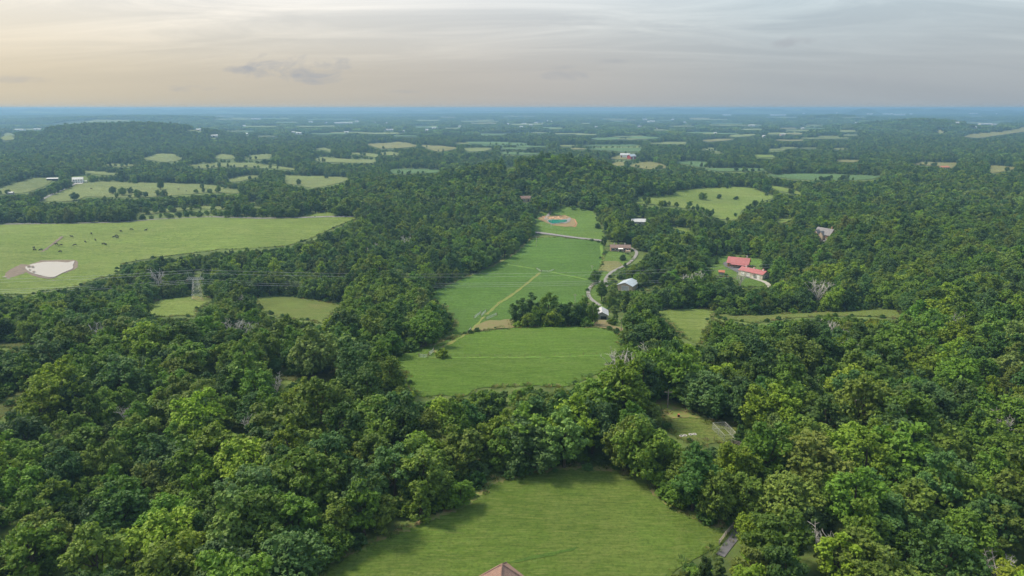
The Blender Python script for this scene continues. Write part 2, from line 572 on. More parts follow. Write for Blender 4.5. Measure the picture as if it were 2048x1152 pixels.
FIELDS = [
    ("meadow", M_near, [(600, 1290), (635, 1170), (652, 1135), (700, 1103), (760, 1075), (850, 1040), (925, 1012), (962, 985), (975, 966), (1040, 950), (1100, 939), (1150, 934), (1215, 938), (1260, 946), (1300, 953), (1302, 978), (1340, 1006), (1392, 1032), (1440, 1056), (1468, 1052), (1462, 1066), (1440, 1092), (1402, 1112), (1365, 1132), (1335, 1155), (1300, 1290)]),
    ("meadow", M_dome, [(778, 716), (830, 700), (885, 682), (935, 668), (1020, 657), (1110, 653), (1180, 655), (1238, 662), (1244, 690), (1238, 706), (1218, 738), (1165, 762), (1130, 775), (1090, 772), (1040, 772), (1000, 776), (950, 776), (930, 796), (880, 790), (850, 796), (822, 786), (812, 750), (800, 735)]),
    ("meadow", M_long, [(866, 579), (950, 547), (1030, 507), (1066, 471), (1204, 483), (1210, 500), (1207, 512), (1203, 545), (1180, 580), (1170, 600), (1160, 612), (1060, 612), (1028, 640), (1018, 654), (935, 665), (885, 680), (830, 697), (782, 710), (850, 690), (905, 668), (912, 645), (890, 612), (858, 600)]),
    ("lawn", M_lawn, [(1207, 500), (1258, 507), (1268, 520), (1245, 536), (1214, 562), (1206, 602), (1218, 622), (1212, 634), (1186, 620), (1172, 604), (1182, 580), (1204, 545)]),
    ("lawn", M_lawn, [(1070, 441), (1078, 428), (1105, 420), (1128, 410), (1160, 416), (1188, 424), (1200, 450), (1212, 472), (1202, 482), (1070, 466)]),
    ("pasture", M_past, [(-60, 450), (0, 449), (156, 447), (243, 445), (312, 439), (417, 434), (521, 437), (660, 434), (722, 434), (690, 446), (642, 468), (590, 489), (540, 496), (486, 497), (434, 500), (403, 504), (347, 511), (312, 516), (257, 524), (241, 532), (240, 546), (187, 560), (149, 577), (115, 576), (59, 591), (0, 589), (-60, 592)]),
    ("pasture", M_pale, [(80, 401), (120, 384), (163, 366), (215, 364), (312, 366), (417, 369), (476, 380), (479, 387), (417, 386), (378, 389), (312, 394), (243, 396), (174, 393), (146, 403), (100, 404)]),
    ("pasture", M_pale, [(-30, 392), (-30, 381), (0, 377), (62, 357), (101, 355), (106, 361), (87, 374), (52, 386), (0, 389)]),
    ("field", M_pale, [(262, 427), (300, 421), (350, 416), (417, 412), (457, 415), (455, 419), (399, 418), (333, 424), (300, 429)]),
    ("field", M_pale, [(283, 318), (319, 307), (347, 308), (367, 318), (350, 323), (325, 325)]),
    ("field", M_pale, [(375, 331), (405, 328), (438, 326), (500, 326), (555, 333), (594, 338), (590, 341), (555, 338), (497, 335), (440, 334), (409, 338)]),
    ("field", M_pale, [(452, 360), (487, 352), (532, 351), (500, 358), (481, 363), (464, 365)]),
    ("field", M_pale, [(571, 351), (610, 352), (650, 353), (700, 356), (690, 363), (672, 368), (640, 375), (624, 377), (606, 373), (581, 369), (570, 364)]),
    ("field", M_pale, [(205, 329), (240, 327), (280, 330), (260, 333), (235, 335)]),
    ("field", M_pale, [(160, 343), (200, 343), (245, 348), (225, 351), (195, 350)]),
    ("field", M_pale, [(626, 322), (639, 313), (665, 316), (711, 320), (758, 319), (745, 327), (700, 326), (660, 325)]),
    ("field", M_pale, [(692, 306), (725, 305), (758, 309), (752, 315), (725, 311)]),
    ("field", M_pale, [(495, 404), (520, 404), (526, 413), (503, 413)]),
    ("field", M_pale, [(424, 316), (442, 308), (464, 310), (472, 317), (450, 319)]),
    ("field", M_pale, [(484, 315), (512, 309), (545, 309), (540, 318), (505, 320)]),
    ("field", M_past, [(580, 434), (610, 431), (659, 424), (671, 432), (630, 434)]),
    ("field", M_pale, [(628, 299), (645, 295), (663, 299), (662, 305), (650, 301)]),
    ("field", M_gold, [(733, 289), (745, 287), (770, 287), (795, 284), (815, 286), (838, 292), (819, 295), (789, 297), (760, 298)]),
    ("field", M_gold, [(840, 290), (880, 292), (918, 296), (903, 300), (877, 304), (858, 299)]),
    ("field", M_pale, [(925, 297), (955, 296), (987, 297), (973, 302), (936, 304)]),
    ("crop_field", M_crop, [(926, 284), (1000, 284), (1058, 287), (1050, 291), (990, 290), (940, 288)]),
    ("crop_field", M_crop, [(994, 305), (1045, 305), (1092, 307), (1053, 310), (1010, 309)]),
    ("crop_field", M_crop, [(783, 338), (848, 338), (885, 341), (870, 346), (824, 347), (799, 349), (780, 346)]),
    ("field", M_pale, [(758, 306), (780, 304), (801, 307), (790, 311), (765, 311)]),
    ("crop_field", M_crop, [(1158, 298), (1215, 296), (1283, 296), (1279, 303), (1248, 304), (1215, 301)]),
    ("crop_field", M_crop, [(1158, 291), (1224, 289), (1290, 290), (1260, 293), (1200, 293)]),
    ("crop_field", M_crop, [(1174, 278), (1210, 275), (1240, 275), (1236, 279), (1199, 281)]),
    ("crop_field", M_crop, [(1250, 275), (1290, 273), (1324, 274), (1310, 278), (1270, 278)]),
    ("field", M_pale, [(1306, 286), (1340, 284), (1373, 284), (1366, 289), (1325, 289)]),
    ("field", M_gold, [(1400, 281), (1440, 278), (1474, 278), (1450, 282), (1415, 284)]),
    ("field", M_pale, [(1453, 272), (1485, 269), (1516, 269), (1500, 273), (1470, 275)]),
    ("field", M_pale, [(1400, 299), (1420, 296), (1436, 297), (1430, 301), (1410, 301)]),
    ("field", M_gold, [(1214, 319), (1235, 312), (1249, 308), (1264, 312), (1262, 320), (1240, 319)]),
    ("field", M_gold, [(1222, 328), (1247, 323), (1250, 331), (1236, 333)]),
    ("field", M_gold, [(1256, 332), (1277, 326), (1295, 324), (1314, 325), (1337, 335), (1318, 338), (1297, 339), (1279, 336)]),
    ("pasture", M_past, [(1272, 407), (1276, 393), (1345, 391), (1358, 380), (1435, 375), (1497, 375), (1535, 388), (1548, 397), (1522, 403), (1510, 418), (1485, 420), (1474, 440), (1455, 441), (1420, 432), (1395, 420), (1340, 413)]),
    ("field", M_past, [(1535, 371), (1563, 374), (1612, 388), (1598, 389), (1556, 382)]),
    ("field", M_past, [(1549, 440), (1591, 435), (1588, 441), (1556, 450)]),
    ("crop_field", M_crop, [(1525, 350), (1626, 347), (1765, 352), (1740, 360), (1626, 361), (1588, 359)]),
    ("crop_field", M_crop, [(1348, 325), (1380, 322), (1414, 324), (1414, 334), (1400, 335), (1370, 329)]),
    ("crop_field", M_crop, [(1397, 337), (1542, 337), (1529, 342), (1445, 344)]),
    ("field", M_past, [(1508, 310), (1542, 309), (1553, 315), (1515, 316)]),
    ("field", M_gold, [(1671, 320), (1726, 321), (1709, 325), (1676, 324)]),
    ("field", M_gold, [(1824, 330), (1844, 324), (1862, 325), (1917, 326), (1904, 337), (1880, 333)]),
    ("field", M_gold, [(1976, 330), (2042, 336), (2000, 345), (1980, 347)]),
    ("field", M_gold, [(1924, 274), (1956, 266), (2008, 263), (2048, 254), (2110, 252), (2110, 266), (2048, 264), (2000, 271), (1956, 277)]),
    ("field", M_gold, [(1870, 261), (1885, 260), (1893, 267), (1880, 269)]),
    ("field", M_past, [(286, 623), (309, 602), (350, 597), (385, 593), (412, 594), (436, 600), (414, 608), (394, 620), (390, 636), (365, 630), (323, 636)]),
    ("field", M_rough, [(508, 595), (540, 593), (573, 593), (620, 600), (660, 606), (694, 611), (660, 628), (650, 650), (618, 641), (569, 637), (550, 633), (522, 620), (512, 606)]),
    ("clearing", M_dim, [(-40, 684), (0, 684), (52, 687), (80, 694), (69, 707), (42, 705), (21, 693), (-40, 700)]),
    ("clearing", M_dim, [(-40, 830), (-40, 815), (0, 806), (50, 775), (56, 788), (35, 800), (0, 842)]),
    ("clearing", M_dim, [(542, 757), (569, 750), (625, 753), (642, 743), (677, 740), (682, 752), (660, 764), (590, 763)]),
    ("field", M_past, [(1296, 623), (1363, 618), (1417, 618), (1431, 626), (1424, 636), (1413, 663), (1408, 689), (1381, 684), (1360, 669), (1344, 648), (1326, 636)]),
    ("field", M_rough, [(1428, 628), (1470, 633), (1533, 630), (1624, 625), (1770, 619), (1797, 622), (1808, 640), (1788, 636), (1700, 632), (1620, 634), (1545, 640), (1508, 650), (1490, 643), (1440, 640)]),
    ("lawn", M_lawn, [(1414, 513), (1457, 512), (1530, 519), (1533, 545), (1536, 562), (1544, 573), (1514, 574), (1484, 575), (1472, 562), (1454, 552), (1430, 555), (1419, 540)]),
    ("field", M_past, [(1281, 582), (1308, 566), (1332, 561), (1325, 568), (1302, 582)]),
    ("field", M_past, [(1332, 451), (1381, 462), (1393, 467), (1375, 468), (1344, 457)]),
    ("lawn", M_rough, [(1304, 800), (1336, 796), (1370, 812), (1406, 838), (1443, 850), (1482, 858), (1488, 888), (1440, 884), (1395, 892), (1352, 874), (1325, 858), (1330, 830)]),
]
# thin fields far out on the plain: left, right, top, bottom, kind
FAR = [(1549, 1608, 279, 283, 1), (1480, 1531, 257, 261, 0), (1535, 1570, 297, 302, 0), (1150, 1197, 267, 271, 0), (1404, 1440, 266, 269, 0), (1420, 1449, 303, 306, 0),
       (720, 800, 265, 269, 0), (485, 560, 251, 255, 0), (590, 650, 251, 255, 0), (612, 710, 237, 240, 2), (560, 580, 236, 239, 0), (370, 402, 260, 263, 0),
       (1020, 1085, 247, 251, 0), (1570, 1620, 260, 263, 0), (1676, 1716, 260, 265, 0), (1332, 1394, 251, 254, 0), (1303, 1336, 259, 262, 0), (1310, 1345, 239, 242, 2),
       (1376, 1420, 236, 240, 1), (1410, 1530, 249, 252, 0), (0, 30, 266, 282, 0), (460, 500, 235, 238, 0), (830, 880, 240, 243, 0), (945, 990, 239, 242, 0),
       (1600, 1640, 295, 298, 0), (1640, 1700, 275, 278, 0), (180, 260, 240, 243, 0), (20, 90, 257, 261, 0), (1008, 1032, 331, 334, 2), (1530, 1570, 265, 270, 0), (1580, 1604, 266, 270, 1)]
rs = random.Random(5)
for k in range(56):                               # further strips that fill the plain, hazy and thin
    v_ = 232 + 66 * rs.random() ** 1.5
    u_ = rs.uniform(430, 1690) if v_ > 246 else rs.uniform(-20, 2050)
    w_ = rs.uniform(24, 80)
    FAR.append((u_, u_ + w_, v_, v_ + 1.2 + (v_ - 225) * 0.03, rs.choice((0, 0, 0, 1, 2, 2))))
for (a, b, t, d, k) in FAR:
    h = (d - t)
    FIELDS.append(("field", (M_pale, M_gold, M_crop)[k], [(a, d - 0.35 * h), (a + 0.06 * (b - a), t + 0.1 * h), (a + 0.5 * (b - a), t), (b, t + 0.15 * h), (b - 0.04 * (b - a), d - 0.15 * h), (a + 0.3 * (b - a), d)]))


def densify(pts, step):
    out = []
    for i, p in enumerate(pts):
        q = pts[(i + 1) % len(pts)]
        n = max(1, int(math.hypot(q[0] - p[0], q[1] - p[1]) / step))
        for k in range(n):
            out.append((p[0] + (q[0] - p[0]) * k / n, p[1] + (q[1] - p[1]) * k / n))
    return out


def soften(pts, k=2, f=0.22):
    """Rounds the corners of an outline (Chaikin)."""
    for _ in range(k):
        out = []
        for i, p in enumerate(pts):
            q = pts[(i + 1) % len(pts)]
            out += [((1 - f) * p[0] + f * q[0], (1 - f) * p[1] + f * q[1]), (f * p[0] + (1 - f) * q[0], f * p[1] + (1 - f) * q[1])]
        pts = out
    return pts


def inside(px, py, poly):
    r = np.zeros(px.shape, bool)
    n = len(poly)
    for i in range(n):
        (x1, y1), (x2, y2) = poly[i], poly[(i + 1) % n]
        if y1 == y2:
            continue
        c = ((y1 > py) != (y2 > py)) & (px < (x2 - x1) * (py - y1) / (y2 - y1) + x1)
        r ^= c
    return r


def sheet(name, mat, pix=None, lift=0.06, world_xy=None, step=9.0, grid=26, jag=0.0):
    """A polygon laid on the terrain a little above it."""
    if world_xy is None:
        d = np.array(densify(pix, step))
        if jag:
            d = d + RNG.normal(0, jag, d.shape) * np.array([1.0, 0.45])
        x, y, _ = unproject(d[:, 0], d[:, 1])
    else:
        x, y = np.array(world_xy).T
    n = len(x)
    s = max(np.ptp(x), np.ptp(y)) / grid
    s = max(s, min(np.ptp(x), np.ptp(y)) / 12, 0.5)
    gx, gy = np.meshgrid(np.arange(x.min() + s * 0.4, x.max(), s), np.arange(y.min() + s * 0.4, y.max(), s))
    gx, gy = gx.ravel(), gy.ravel()
    ins = inside(gx, gy, list(zip(x, y)))
    pts = [Vector((float(a), float(b))) for a, b in zip(np.r_[x, gx[ins]], np.r_[y, gy[ins]])]
    edges = [(i, (i + 1) % n) for i in range(n)]
    vs, _, fs, _, _, _ = delaunay_2d_cdt(pts, edges, [list(range(n))], 1, 1e-5)
    vx = np.array([v.x for v in vs])
    vy = np.array([v.y for v in vs])
    vz = terrain(vx, vy) + lift + 0.00045 * np.hypot(vx, vy)
    fs = [f for f in fs]
    out = []
    for f in fs:
        a, b, c = f[:3]
        cr = (vx[b] - vx[a]) * (vy[c] - vy[a]) - (vy[b] - vy[a]) * (vx[c] - vx[a])
        out.append(tuple(f) if cr > 0 else tuple(reversed(f)))
    me = mesh_np(name, np.stack([vx, vy, vz], 1), out, [mat], smooth=True)
    return tag(link(name, me), kind="structure")


FIELDS = [(nm, mt, soften(poly) if min(q[1] for q in poly) > 425 else soften(poly, 1, 0.12)) for (nm, mt, poly) in FIELDS]
for (nm, mt, poly) in FIELDS:
    sheet(nm, mt, poly, jag=1.2 if poly[0][1] > 400 else 0.5)

# buildings on the far plain: left-right position, foot, width in pixels, kind
FARB = [(41, 261, 20, 0), (76, 260, 14, 0), (398, 262, 8, 0), (429, 274, 14, 0), (487, 253, 9, 0), (495, 270, 6, 0), (512, 239, 18, 0), (586, 266, 6, 0), (598, 268, 12, 0),
        (622, 245, 9, 0), (652, 247, 7, 0), (687, 247, 35, 2), (714, 244, 6, 0), (751, 247, 5, 0), (774, 247, 6, 0), (773, 261, 8, 1), (783, 261, 8, 0), (807, 264, 5, 0), (854, 262, 7, 0),
        (868, 257, 8, 0), (920, 254, 6, 0), (693, 266, 8, 0), (1015, 249, 5, 0), (1042, 255, 7, 1), (1048, 249, 9, 0), (1086, 248, 5, 0), (1094, 243, 5, 0), (1062, 251, 6, 0), (1072, 247, 6, 0),
        (1192, 255, 5, 0), (1230, 255, 4, 0), (1279, 254, 12, 3), (1316, 258, 5, 0), (1302, 244, 14, 0), (1289, 240, 10, 0), (1454, 231, 16, 0), (1503, 252, 12, 1), (1556, 231, 30, 0),
        (1607, 228, 5, 0), (1711, 247, 6, 1), (1605, 258, 5, 1), (1565, 271, 10, 3), (1739, 229, 12, 0), (1775, 229, 18, 0), (1800, 230, 22, 0), (1822, 229, 8, 0), (1914, 247, 6, 1),
        (1970, 249, 24, 1), (1990, 250, 12, 3), (1947, 228, 16, 0), (1949, 256, 5, 0), (1527, 274, 4, 1), (1370, 246, 8, 0), (1345, 240, 6, 0), (1430, 268, 5, 0)]
FARB.sort()

# trees that stand out singly: foot in pixels, height in pixels, kind, label
LONE = [(886, 716, 22, 9, 4, 0.9, "small bright green bush alone by the gate in the domed field"),
        (627, 756, 108, 6, 5, 1.0, "tall pale willow-like tree standing in the brown clearing"),
        (706, 792, 112, 4, 2, 0.85, "big blue-green tree right of the brown clearing"),
        (781, 792, 84, 4, 3, 0.85, "olive green tree at the left corner of the domed field"),
        (1190, 568, 30, 0, 1, 0.9, "round tree on the bend of the farm drive"),
        (1203, 603, 44, 2, 1, 0.95, "tree with bare trunk beside the bend of the farm drive"),
        (1181, 560, 8, 9, 1, 1.0, "low bush left of the farm drive bend"),
        (1208, 492, 20, 0, 0, 0.8, "dark round tree at the end of the grey lane"),
        (1236, 489, 48, 4, 4, 0.9, "big bright tree standing right behind the ranch house"),
        (1246, 521, 13, 9, 0, 0.9, "dark bush on the lawn in front of the ranch house"),
        (1282, 498, 17, 0, 0, 0.9, "dark round tree right of the ranch house drive"),
        (1100, 430, 30, 5, 1, 0.9, "narrow tree standing above the turquoise pool"),
        (1164, 418, 20, 6, 5, 1.1, "pale spreading tree at the top of the pool lawn"),
        (1195, 457, 12, 9, 2, 0.8, "small blue-green bush at the right edge of the pool lawn"),
        (1433, 528, 19, 8, 1, 1.0, "pointed pine alone on the lawn beside the red roofs"),
        (1462, 527, 26, 0, 1, 0.75, "green tree at the left corner of the red-roofed house"),
        (1478, 533, 15, 5, 0, 0.8, "small upright tree in front of the red-roofed house"),
        (1440, 516, 24, 6, 2, 0.75, "feathery blue-green tree at the back of the red-roof lawn"),
        (1534, 552, 40, 4, 0, 0.9, "big dark tree at the right end of the cream garage"),
        (150, 401, 16, 3, 0, 1.1, "dark spreading tree alone in the pasture below the white farmhouse"),
        (226, 388, 15, 3, 0, 1.0, "left tree of the clump in the far left pasture"),
        (246, 391, 16, 3, 1, 1.1, "middle tree of the clump in the far left pasture"),
        (262, 389, 15, 0, 0, 1.0, "right tree of the clump in the far left pasture"),
        (234, 396, 12, 0, 1, 1.0, "front round tree of the clump in the far left pasture"),
        (322, 380, 22, 4, 0, 0.9, "tallest dark tree in the middle of the far left pasture"),
        (316, 391, 12, 0, 1, 1.0, "small tree left of a pair in the far left pasture"),
        (330, 394, 15, 0, 0, 1.0, "round tree right of a pair in the far left pasture"),
        (405, 378, 12, 0, 0, 1.0, "single small tree at the right end of the far left pasture"),
        (598, 370, 12, 0, 0, 1.1, "single round tree in the pale field left of the wooded hill"),
        (653, 358, 12, 0, 0, 0.9, "small tree at the top of the pale field left of the hill"),
        (1405, 400, 15, 7, 1, 1.1, "widest of three spreading trees in the right-hand pasture"),
        (1438, 398, 10, 7, 0, 1.0, "middle of three spreading trees in the right-hand pasture"),
        (1472, 400, 8, 7, 0, 1.2, "lowest, rightmost of three trees in the right-hand pasture"),
        (1497, 442, 32, 4, 0, 0.95, "large dark round tree at the lower corner of the right-hand pasture"),
        (1535, 906, 90, 6, 5, 0.8, "pale green weeping tree right of the kennel clearing"),
        (1545, 935, 84, 4, 3, 0.95, "big olive tree in front of the pale weeping tree"),
        (1425, 1045, 112, 4, 3, 0.85, "big olive tree over the near meadow's right corner"),
        (1498, 1092, 70, 3, 4, 0.85, "bright spreading tree between split-rail fence and near road"),
        (1478, 886, 42, 8, 0, 1.6, "dark cedar beside the wire kennel")]
DEADS = [(1238, 772, 62, 1, "large bare grey tree at the right corner of the domed field"),
         (550, 802, 48, 0, "bleached bare tree sticking out of the wood below the brown clearing"),
         (186, 708, 56, 0, "bare grey tree in the left wood below the pylon meadow"),
         (216, 706, 50, 2, "thin bare tree next to another in the left wood"),
         (478, 642, 40, 1, "bare grey crown at the top of the hump right of the pylon"),
         (470, 690, 44, 1, "bare grey tree left of the middle of the left wood"),
         (505, 690, 40, 0, "second bare grey tree beside the middle of the left wood"),
         (1640, 1142, 78, 2, "white-stemmed bare tree low in the bottom right wood"),
         (1990, 1175, 62, 1, "bare branching tree at the bottom right corner"),
         (1645, 690, 44, 1, "bare pinkish-grey tree below the pasture strip at right"),
         (1674, 705, 42, 0, "bare grey tree just right of the pinkish one on the right slope"),
         (1695, 735, 46, 1, "half-bare grey tree on the right slope"),
         (1745, 736, 34, 0, "small bare tree near the middle of the right slope"),
         (1385, 600, 46, 1, "bare grey tree in the belt left of the red-roof lawn"),
         (1634, 612, 44, 1, "sprawling bare grey tree above the pasture strip at right"),
         (1948, 1040, 48, 0, "bare broken tree high in the lower right wood"),
         (1452, 712, 40, 0, "bare grey tree in the wood below the right-hand field"),
         (1292, 742, 44, 2, "bare grey tree right of the domed field's corner"),
         (1625, 806, 40, 1, "bare grey tree left on the lower right slope"),
         (1682, 862, 60, 2, "thin bare tree standing tall in the lower right wood"),
         (1998, 890, 56, 2, "thin white snag near the right edge"),
         (1910, 690, 50, 2, "thin bare tree in the upper right wood"),
         (505, 885, 50, 2, "bare brown branches in the middle of the lower left wood"),
         (255, 850, 36, 0, "small bare grey tree in the left wood above the bottom third"),
         (320, 588, 42, 2, "white snag left of the pylon at the meadow edge"),
         (1480, 575, 30, 0, "grey bare tree below the red-roof lawn"),
         (745, 520, 30, 0, "small bare tree in the wood left of the long field"),
         (815, 505, 30, 0, "grey bare tree above the middle of the long wood")]

# ------------------------------------------------------------------ trees: prototypes
def leaf_mat(name, source):
    """Foliage; the tree's own colour comes from the object or from the instance."""
    m = Mat(name, 0.62, 0.25)
    at_ = m.node("ShaderNodeAttribute", attribute_type=source, attribute_name="tint")
    var = m.node("ShaderNodeAttribute", attribute_type='GEOMETRY', attribute_name="leafvar")
    c = m.mix(m.ramp(var.outputs['Fac'], [(0.0, 0.55), (0.5, 0.0)]), at_.outputs['Color'], (0.55, 0.62, 0.60), 'MULTIPLY')
    c = m.mix(m.ramp(var.outputs['Fac'], [(0.6, 0.0), (1.0, 0.75)]), c, (1.55, 1.40, 1.0), 'MULTIPLY')
    m.color(c)
    tr = m.node("ShaderNodeBsdfTranslucent")
    m.t.links.new(m.mix(1.0, c, (1.15, 1.25, 0.5), 'MULTIPLY'), tr.inputs['Color'])
    mx = m.node("ShaderNodeMixShader")
    mx.inputs[0].default_value = 0.25
    m.t.links.new(m.b.outputs[0], mx.inputs[1])
    m.t.links.new(tr.outputs[0], mx.inputs[2])
    out = [n for n in m.t.nodes if n.type == 'OUTPUT_MATERIAL'][0]
    m.t.links.new(mx.outputs[0], out.inputs['Surface'])
    return m.m


M_leaf_obj = leaf_mat("foliage", 'OBJECT')
M_leaf_ins = leaf_mat("foliage_mass", 'INSTANCER')
M_bark = plain_mat("bark", (0.085, 0.065, 0.045), 0.9, 0.25, 2.0, 0.1, obj=True)
M_dead = plain_mat("bleached_wood", (0.43, 0.41, 0.38), 0.85, 0.2, 1.5, 0.1, obj=True)


def unit(v):
    return v / np.maximum(np.linalg.norm(v, axis=-1, keepdims=True), 1e-9)


def leaf_quads(C, N, S, rng, aspect=1.35):
    n = len(C)
    ref = unit(rng.normal(size=(n, 3)))
    U = unit(np.cross(N, ref))
    W = np.cross(N, U)
    s = S[:, None]
    fold = N * (s * 0.18)
    a, b = U * s * aspect * 0.5, W * s * 0.5
    return np.stack([C - a, C - b * 0.9 - fold * 0.3 + a * 0.1, C + a, C + b * 0.9 + a * 0.1], 1)      # kite-shaped tufts


def crown_cloud(seed, H, R, shape, n_leaf, size, lobes=18, clumps=10):
    """Leaf tufts gathered in clumps, clumps gathered on boughs, boughs filling a crown."""
    rng = np.random.default_rng(seed)
    zc = H * {'round': 0.54, 'oval': 0.52, 'broad': 0.56, 'cone': 0.42, 'weep': 0.52, 'bush': 0.42}[shape]
    hz = H - zc
    Cs, Ns, Vs = [], [], []
    L = []
    for k in range(lobes):
        # golden-angle spread with jitter over the upper part of the crown
        u = (k + 0.5) / lobes
        ct = 1.0 - 1.80 * u + rng.normal(0, 0.08)
        ct = max(-0.88, min(1, ct))
        st = math.sqrt(max(0, 1 - ct * ct))
        ph = k * 2.39996 + rng.normal(0, 0.45)
        rad = 0.70 + rng.normal(0, 0.14)
        if shape == 'cone':
            zz = H * (0.10 + 0.86 * (1 - u))
            rr = R * (0.25 + 0.75 * u) * (0.9 + rng.normal(0, 0.1)) * 0.75
            p = np.array([rr * math.cos(ph), rr * math.sin(ph), zz])
            lr = R * (0.16 + 0.26 * u)
        else:
            p = np.array([R * rad * st * math.cos(ph), R * rad * st * math.sin(ph), zc + rad * ct * (hz if ct > 0 else zc * 0.92)])
            lr = R * (0.30 + 0.16 * rng.random()) * (0.85 if ct > 0.6 else 1.0)
        L.append((p, lr))
    per = max(3, n_leaf // (lobes * clumps))
    cen = np.array([0, 0, zc - hz * 0.25])
    for (p, lr) in L:
        out = unit((p - cen)[None])[0]
        tone = rng.random()
        for c in range(clumps):
            d = unit((out * 0.75 + np.array([0, 0, 0.35]) + rng.normal(0, 0.85, 3))[None])[0]
            q = p + d * lr * (0.55 + 0.45 * rng.random()) * np.array([1, 1, 0.82])
            cr = lr * (0.21 + 0.17 * rng.random())
            if shape == 'weep':
                q = q - np.array([0, 0, 0.25 * lr])
            dn = unit(d[None] * 0.55 + np.array([0, 0, 0.45]) + rng.normal(0, 0.75, (per, 3)))
            pos = q + dn * cr * (0.55 + 0.5 * rng.random((per, 1))) * np.array([1, 1, 0.75 if shape != 'weep' else 1.3])
            nr = unit(dn * 0.85 + np.array([0, 0, 0.25]) + rng.normal(0, 0.33, (per, 3)))
            Cs.append(pos)
            Ns.append(nr)
            Vs.append(np.clip(0.5 + 0.22 * (tone - 0.5) + 0.28 * (rng.random() - 0.5) + 0.25 * rng.normal(size=per), 0, 1))
    # leaves deeper inside, so the crown is not a shell
    ni = n_leaf // 4
    idx = rng.integers(0, len(L), ni)
    P = np.array([L[i][0] for i in idx])
    lr = np.array([L[i][1] for i in idx])[:, None]
    Cs.append(P * np.array([0.85, 0.85, 1.0]) + rng.normal(0, 0.35, (ni, 3)) * lr)
    Ns.append(unit(rng.normal(size=(ni, 3)) + np.array([0, 0, 0.7])))
    Vs.append(np.clip(rng.normal(0.4, 0.2, ni), 0, 1))
    C, N, Vv = np.concatenate(Cs), np.concatenate(Ns), np.concatenate(Vs)
    S = size * (0.7 + 0.6 * rng.random(len(C)))
    S[-ni:] *= 2.0
    return leaf_quads(C, N, S, rng), Vv, L


def quads_mesh(name, Q, var, mat, extra=None, extra_mat=None):
    n = len(Q)
    V = Q.reshape(-1, 3)
    nv, nf = len(V), n
    Fc = np.arange(n * 4).reshape(n, 4)
    ev = ef = None
    me = bpy.data.meshes.new(name)
    ex_v = np.array(extra.v) if extra is not None else np.zeros((0, 3))
    ex_f = extra.f if extra is not None else []
    me.vertices.add(nv + len(ex_v))
    me.vertices.foreach_set("co", np.concatenate([V, ex_v]).ravel())
    loops = list(Fc.ravel()) + [i + nv for f in ex_f for i in f]
    starts = list(range(0, 4 * n, 4))
    o = 4 * n
    for f in ex_f:
        starts.append(o)
        o += len(f)
    me.loops.add(len(loops))
    me.loops.foreach_set("vertex_index", np.array(loops, np.int32))
    me.polygons.add(len(starts))
    me.polygons.foreach_set("loop_start", np.array(starts, np.int32))
    me.materials.append(mat)
    if extra_mat is not None:
        me.materials.append(extra_mat)
        mi = np.zeros(len(starts), np.int32)
        mi[n:] = 1
        me.polygons.foreach_set("material_index", mi)
    at_ = me.attributes.new("leafvar", 'FLOAT', 'FACE')
    at_.data.foreach_set("value", np.r_[var, np.full(len(ex_f), 0.5)].astype(np.float32))
    me.update(calc_edges=True)
    return me


def trunk_solid(seed, H, R, L, zc, thick=1.0, reach=0.7):
    rng = random.Random(seed)
    mb = MB()
    r0 = 0.026 * H * thick
    pts = [Vector((0, 0, -0.6))]
    for k in range(1, 6):
        pts.append(Vector((rng.uniform(-0.25, 0.25) * k * 0.4, rng.uniform(-0.25, 0.25) * k * 0.4, H * 0.15 * k)))
    mb.tube(pts, [r0 * 1.25, r0, r0 * 0.85, r0 * 0.7, r0 * 0.5, r0 * 0.25], 7)
    for (p, lr) in L[1::2]:
        b = pts[2].lerp(pts[4], rng.random() * 0.7)
        e = Vector(p) * reach + b * (1 - reach)
        mid = b.lerp(e, 0.5) + Vector((0, 0, -0.3 * lr))
        mb.tube([b, mid, e], [r0 * 0.45, r0 * 0.3, r0 * 0.10], 5)
    return mb


SHAPES = [  # shape, height, radius, leaves, tuft size, boughs, clumps
    ('round', 12.5, 4.5, 5600, 0.33, 20, 16), ('round', 11.5, 4.8, 6000, 0.34, 24, 15), ('oval', 14.0, 4.1, 5800, 0.32, 23, 15),
    ('broad', 11.0, 5.4, 6200, 0.35, 26, 15), ('round', 13.5, 5.0, 6400, 0.34, 28, 14), ('oval', 13.5, 3.5, 5000, 0.31, 19, 15),
    ('weep', 12.0, 4.5, 5600, 0.32, 22, 15), ('broad', 10.5, 5.0, 5400, 0.36, 20, 16), ('cone', 12.0, 2.9, 3600, 0.32, 30, 9),
    ('bush', 4.6, 2.7, 2200, 0.32, 13, 12)]
SHAPE_WORD = ['round-crowned', 'bushy', 'tall', 'broad-crowned', 'large round', 'narrow upright', 'loose feathery', 'low spreading', 'pointed', 'small']
PROTO = []       # crown mesh (objects), trunk mesh, whole-tree mesh (instances), H, R
for i, (shp, H, R, nl, ts, lo, cl) in enumerate(SHAPES):
    Q, vv, L = crown_cloud(100 + i, H, R, shp, nl, ts, lo, cl)
    tr = trunk_solid(200 + i, H, R, L, 0, 1.0 if shp != 'bush' else 0.6)
    crown_me = quads_mesh("crown", Q, vv, M_leaf_obj)
    trunk_me = tr.mesh("trunk", M_bark)
    whole = quads_mesh("tree", Q, vv, M_leaf_ins, tr, M_bark)
    PROTO.append((crown_me, trunk_me, whole, H, R))
LOD = []
for i, (shp, H, R, nl, ts, lo, cl) in enumerate(SHAPES[:8]):
    Q, vv, L = crown_cloud(300 + i, H, R, shp, 1300, 0.72, max(12, lo - 4), 9)
    tr = MB().bar((0, 0, -0.5), (0, 0, H * 0.5), 0.3, 4, 0.15)
    LOD.append(quads_mesh("tree", Q, vv, M_leaf_ins, tr, M_bark))
PATCH = []
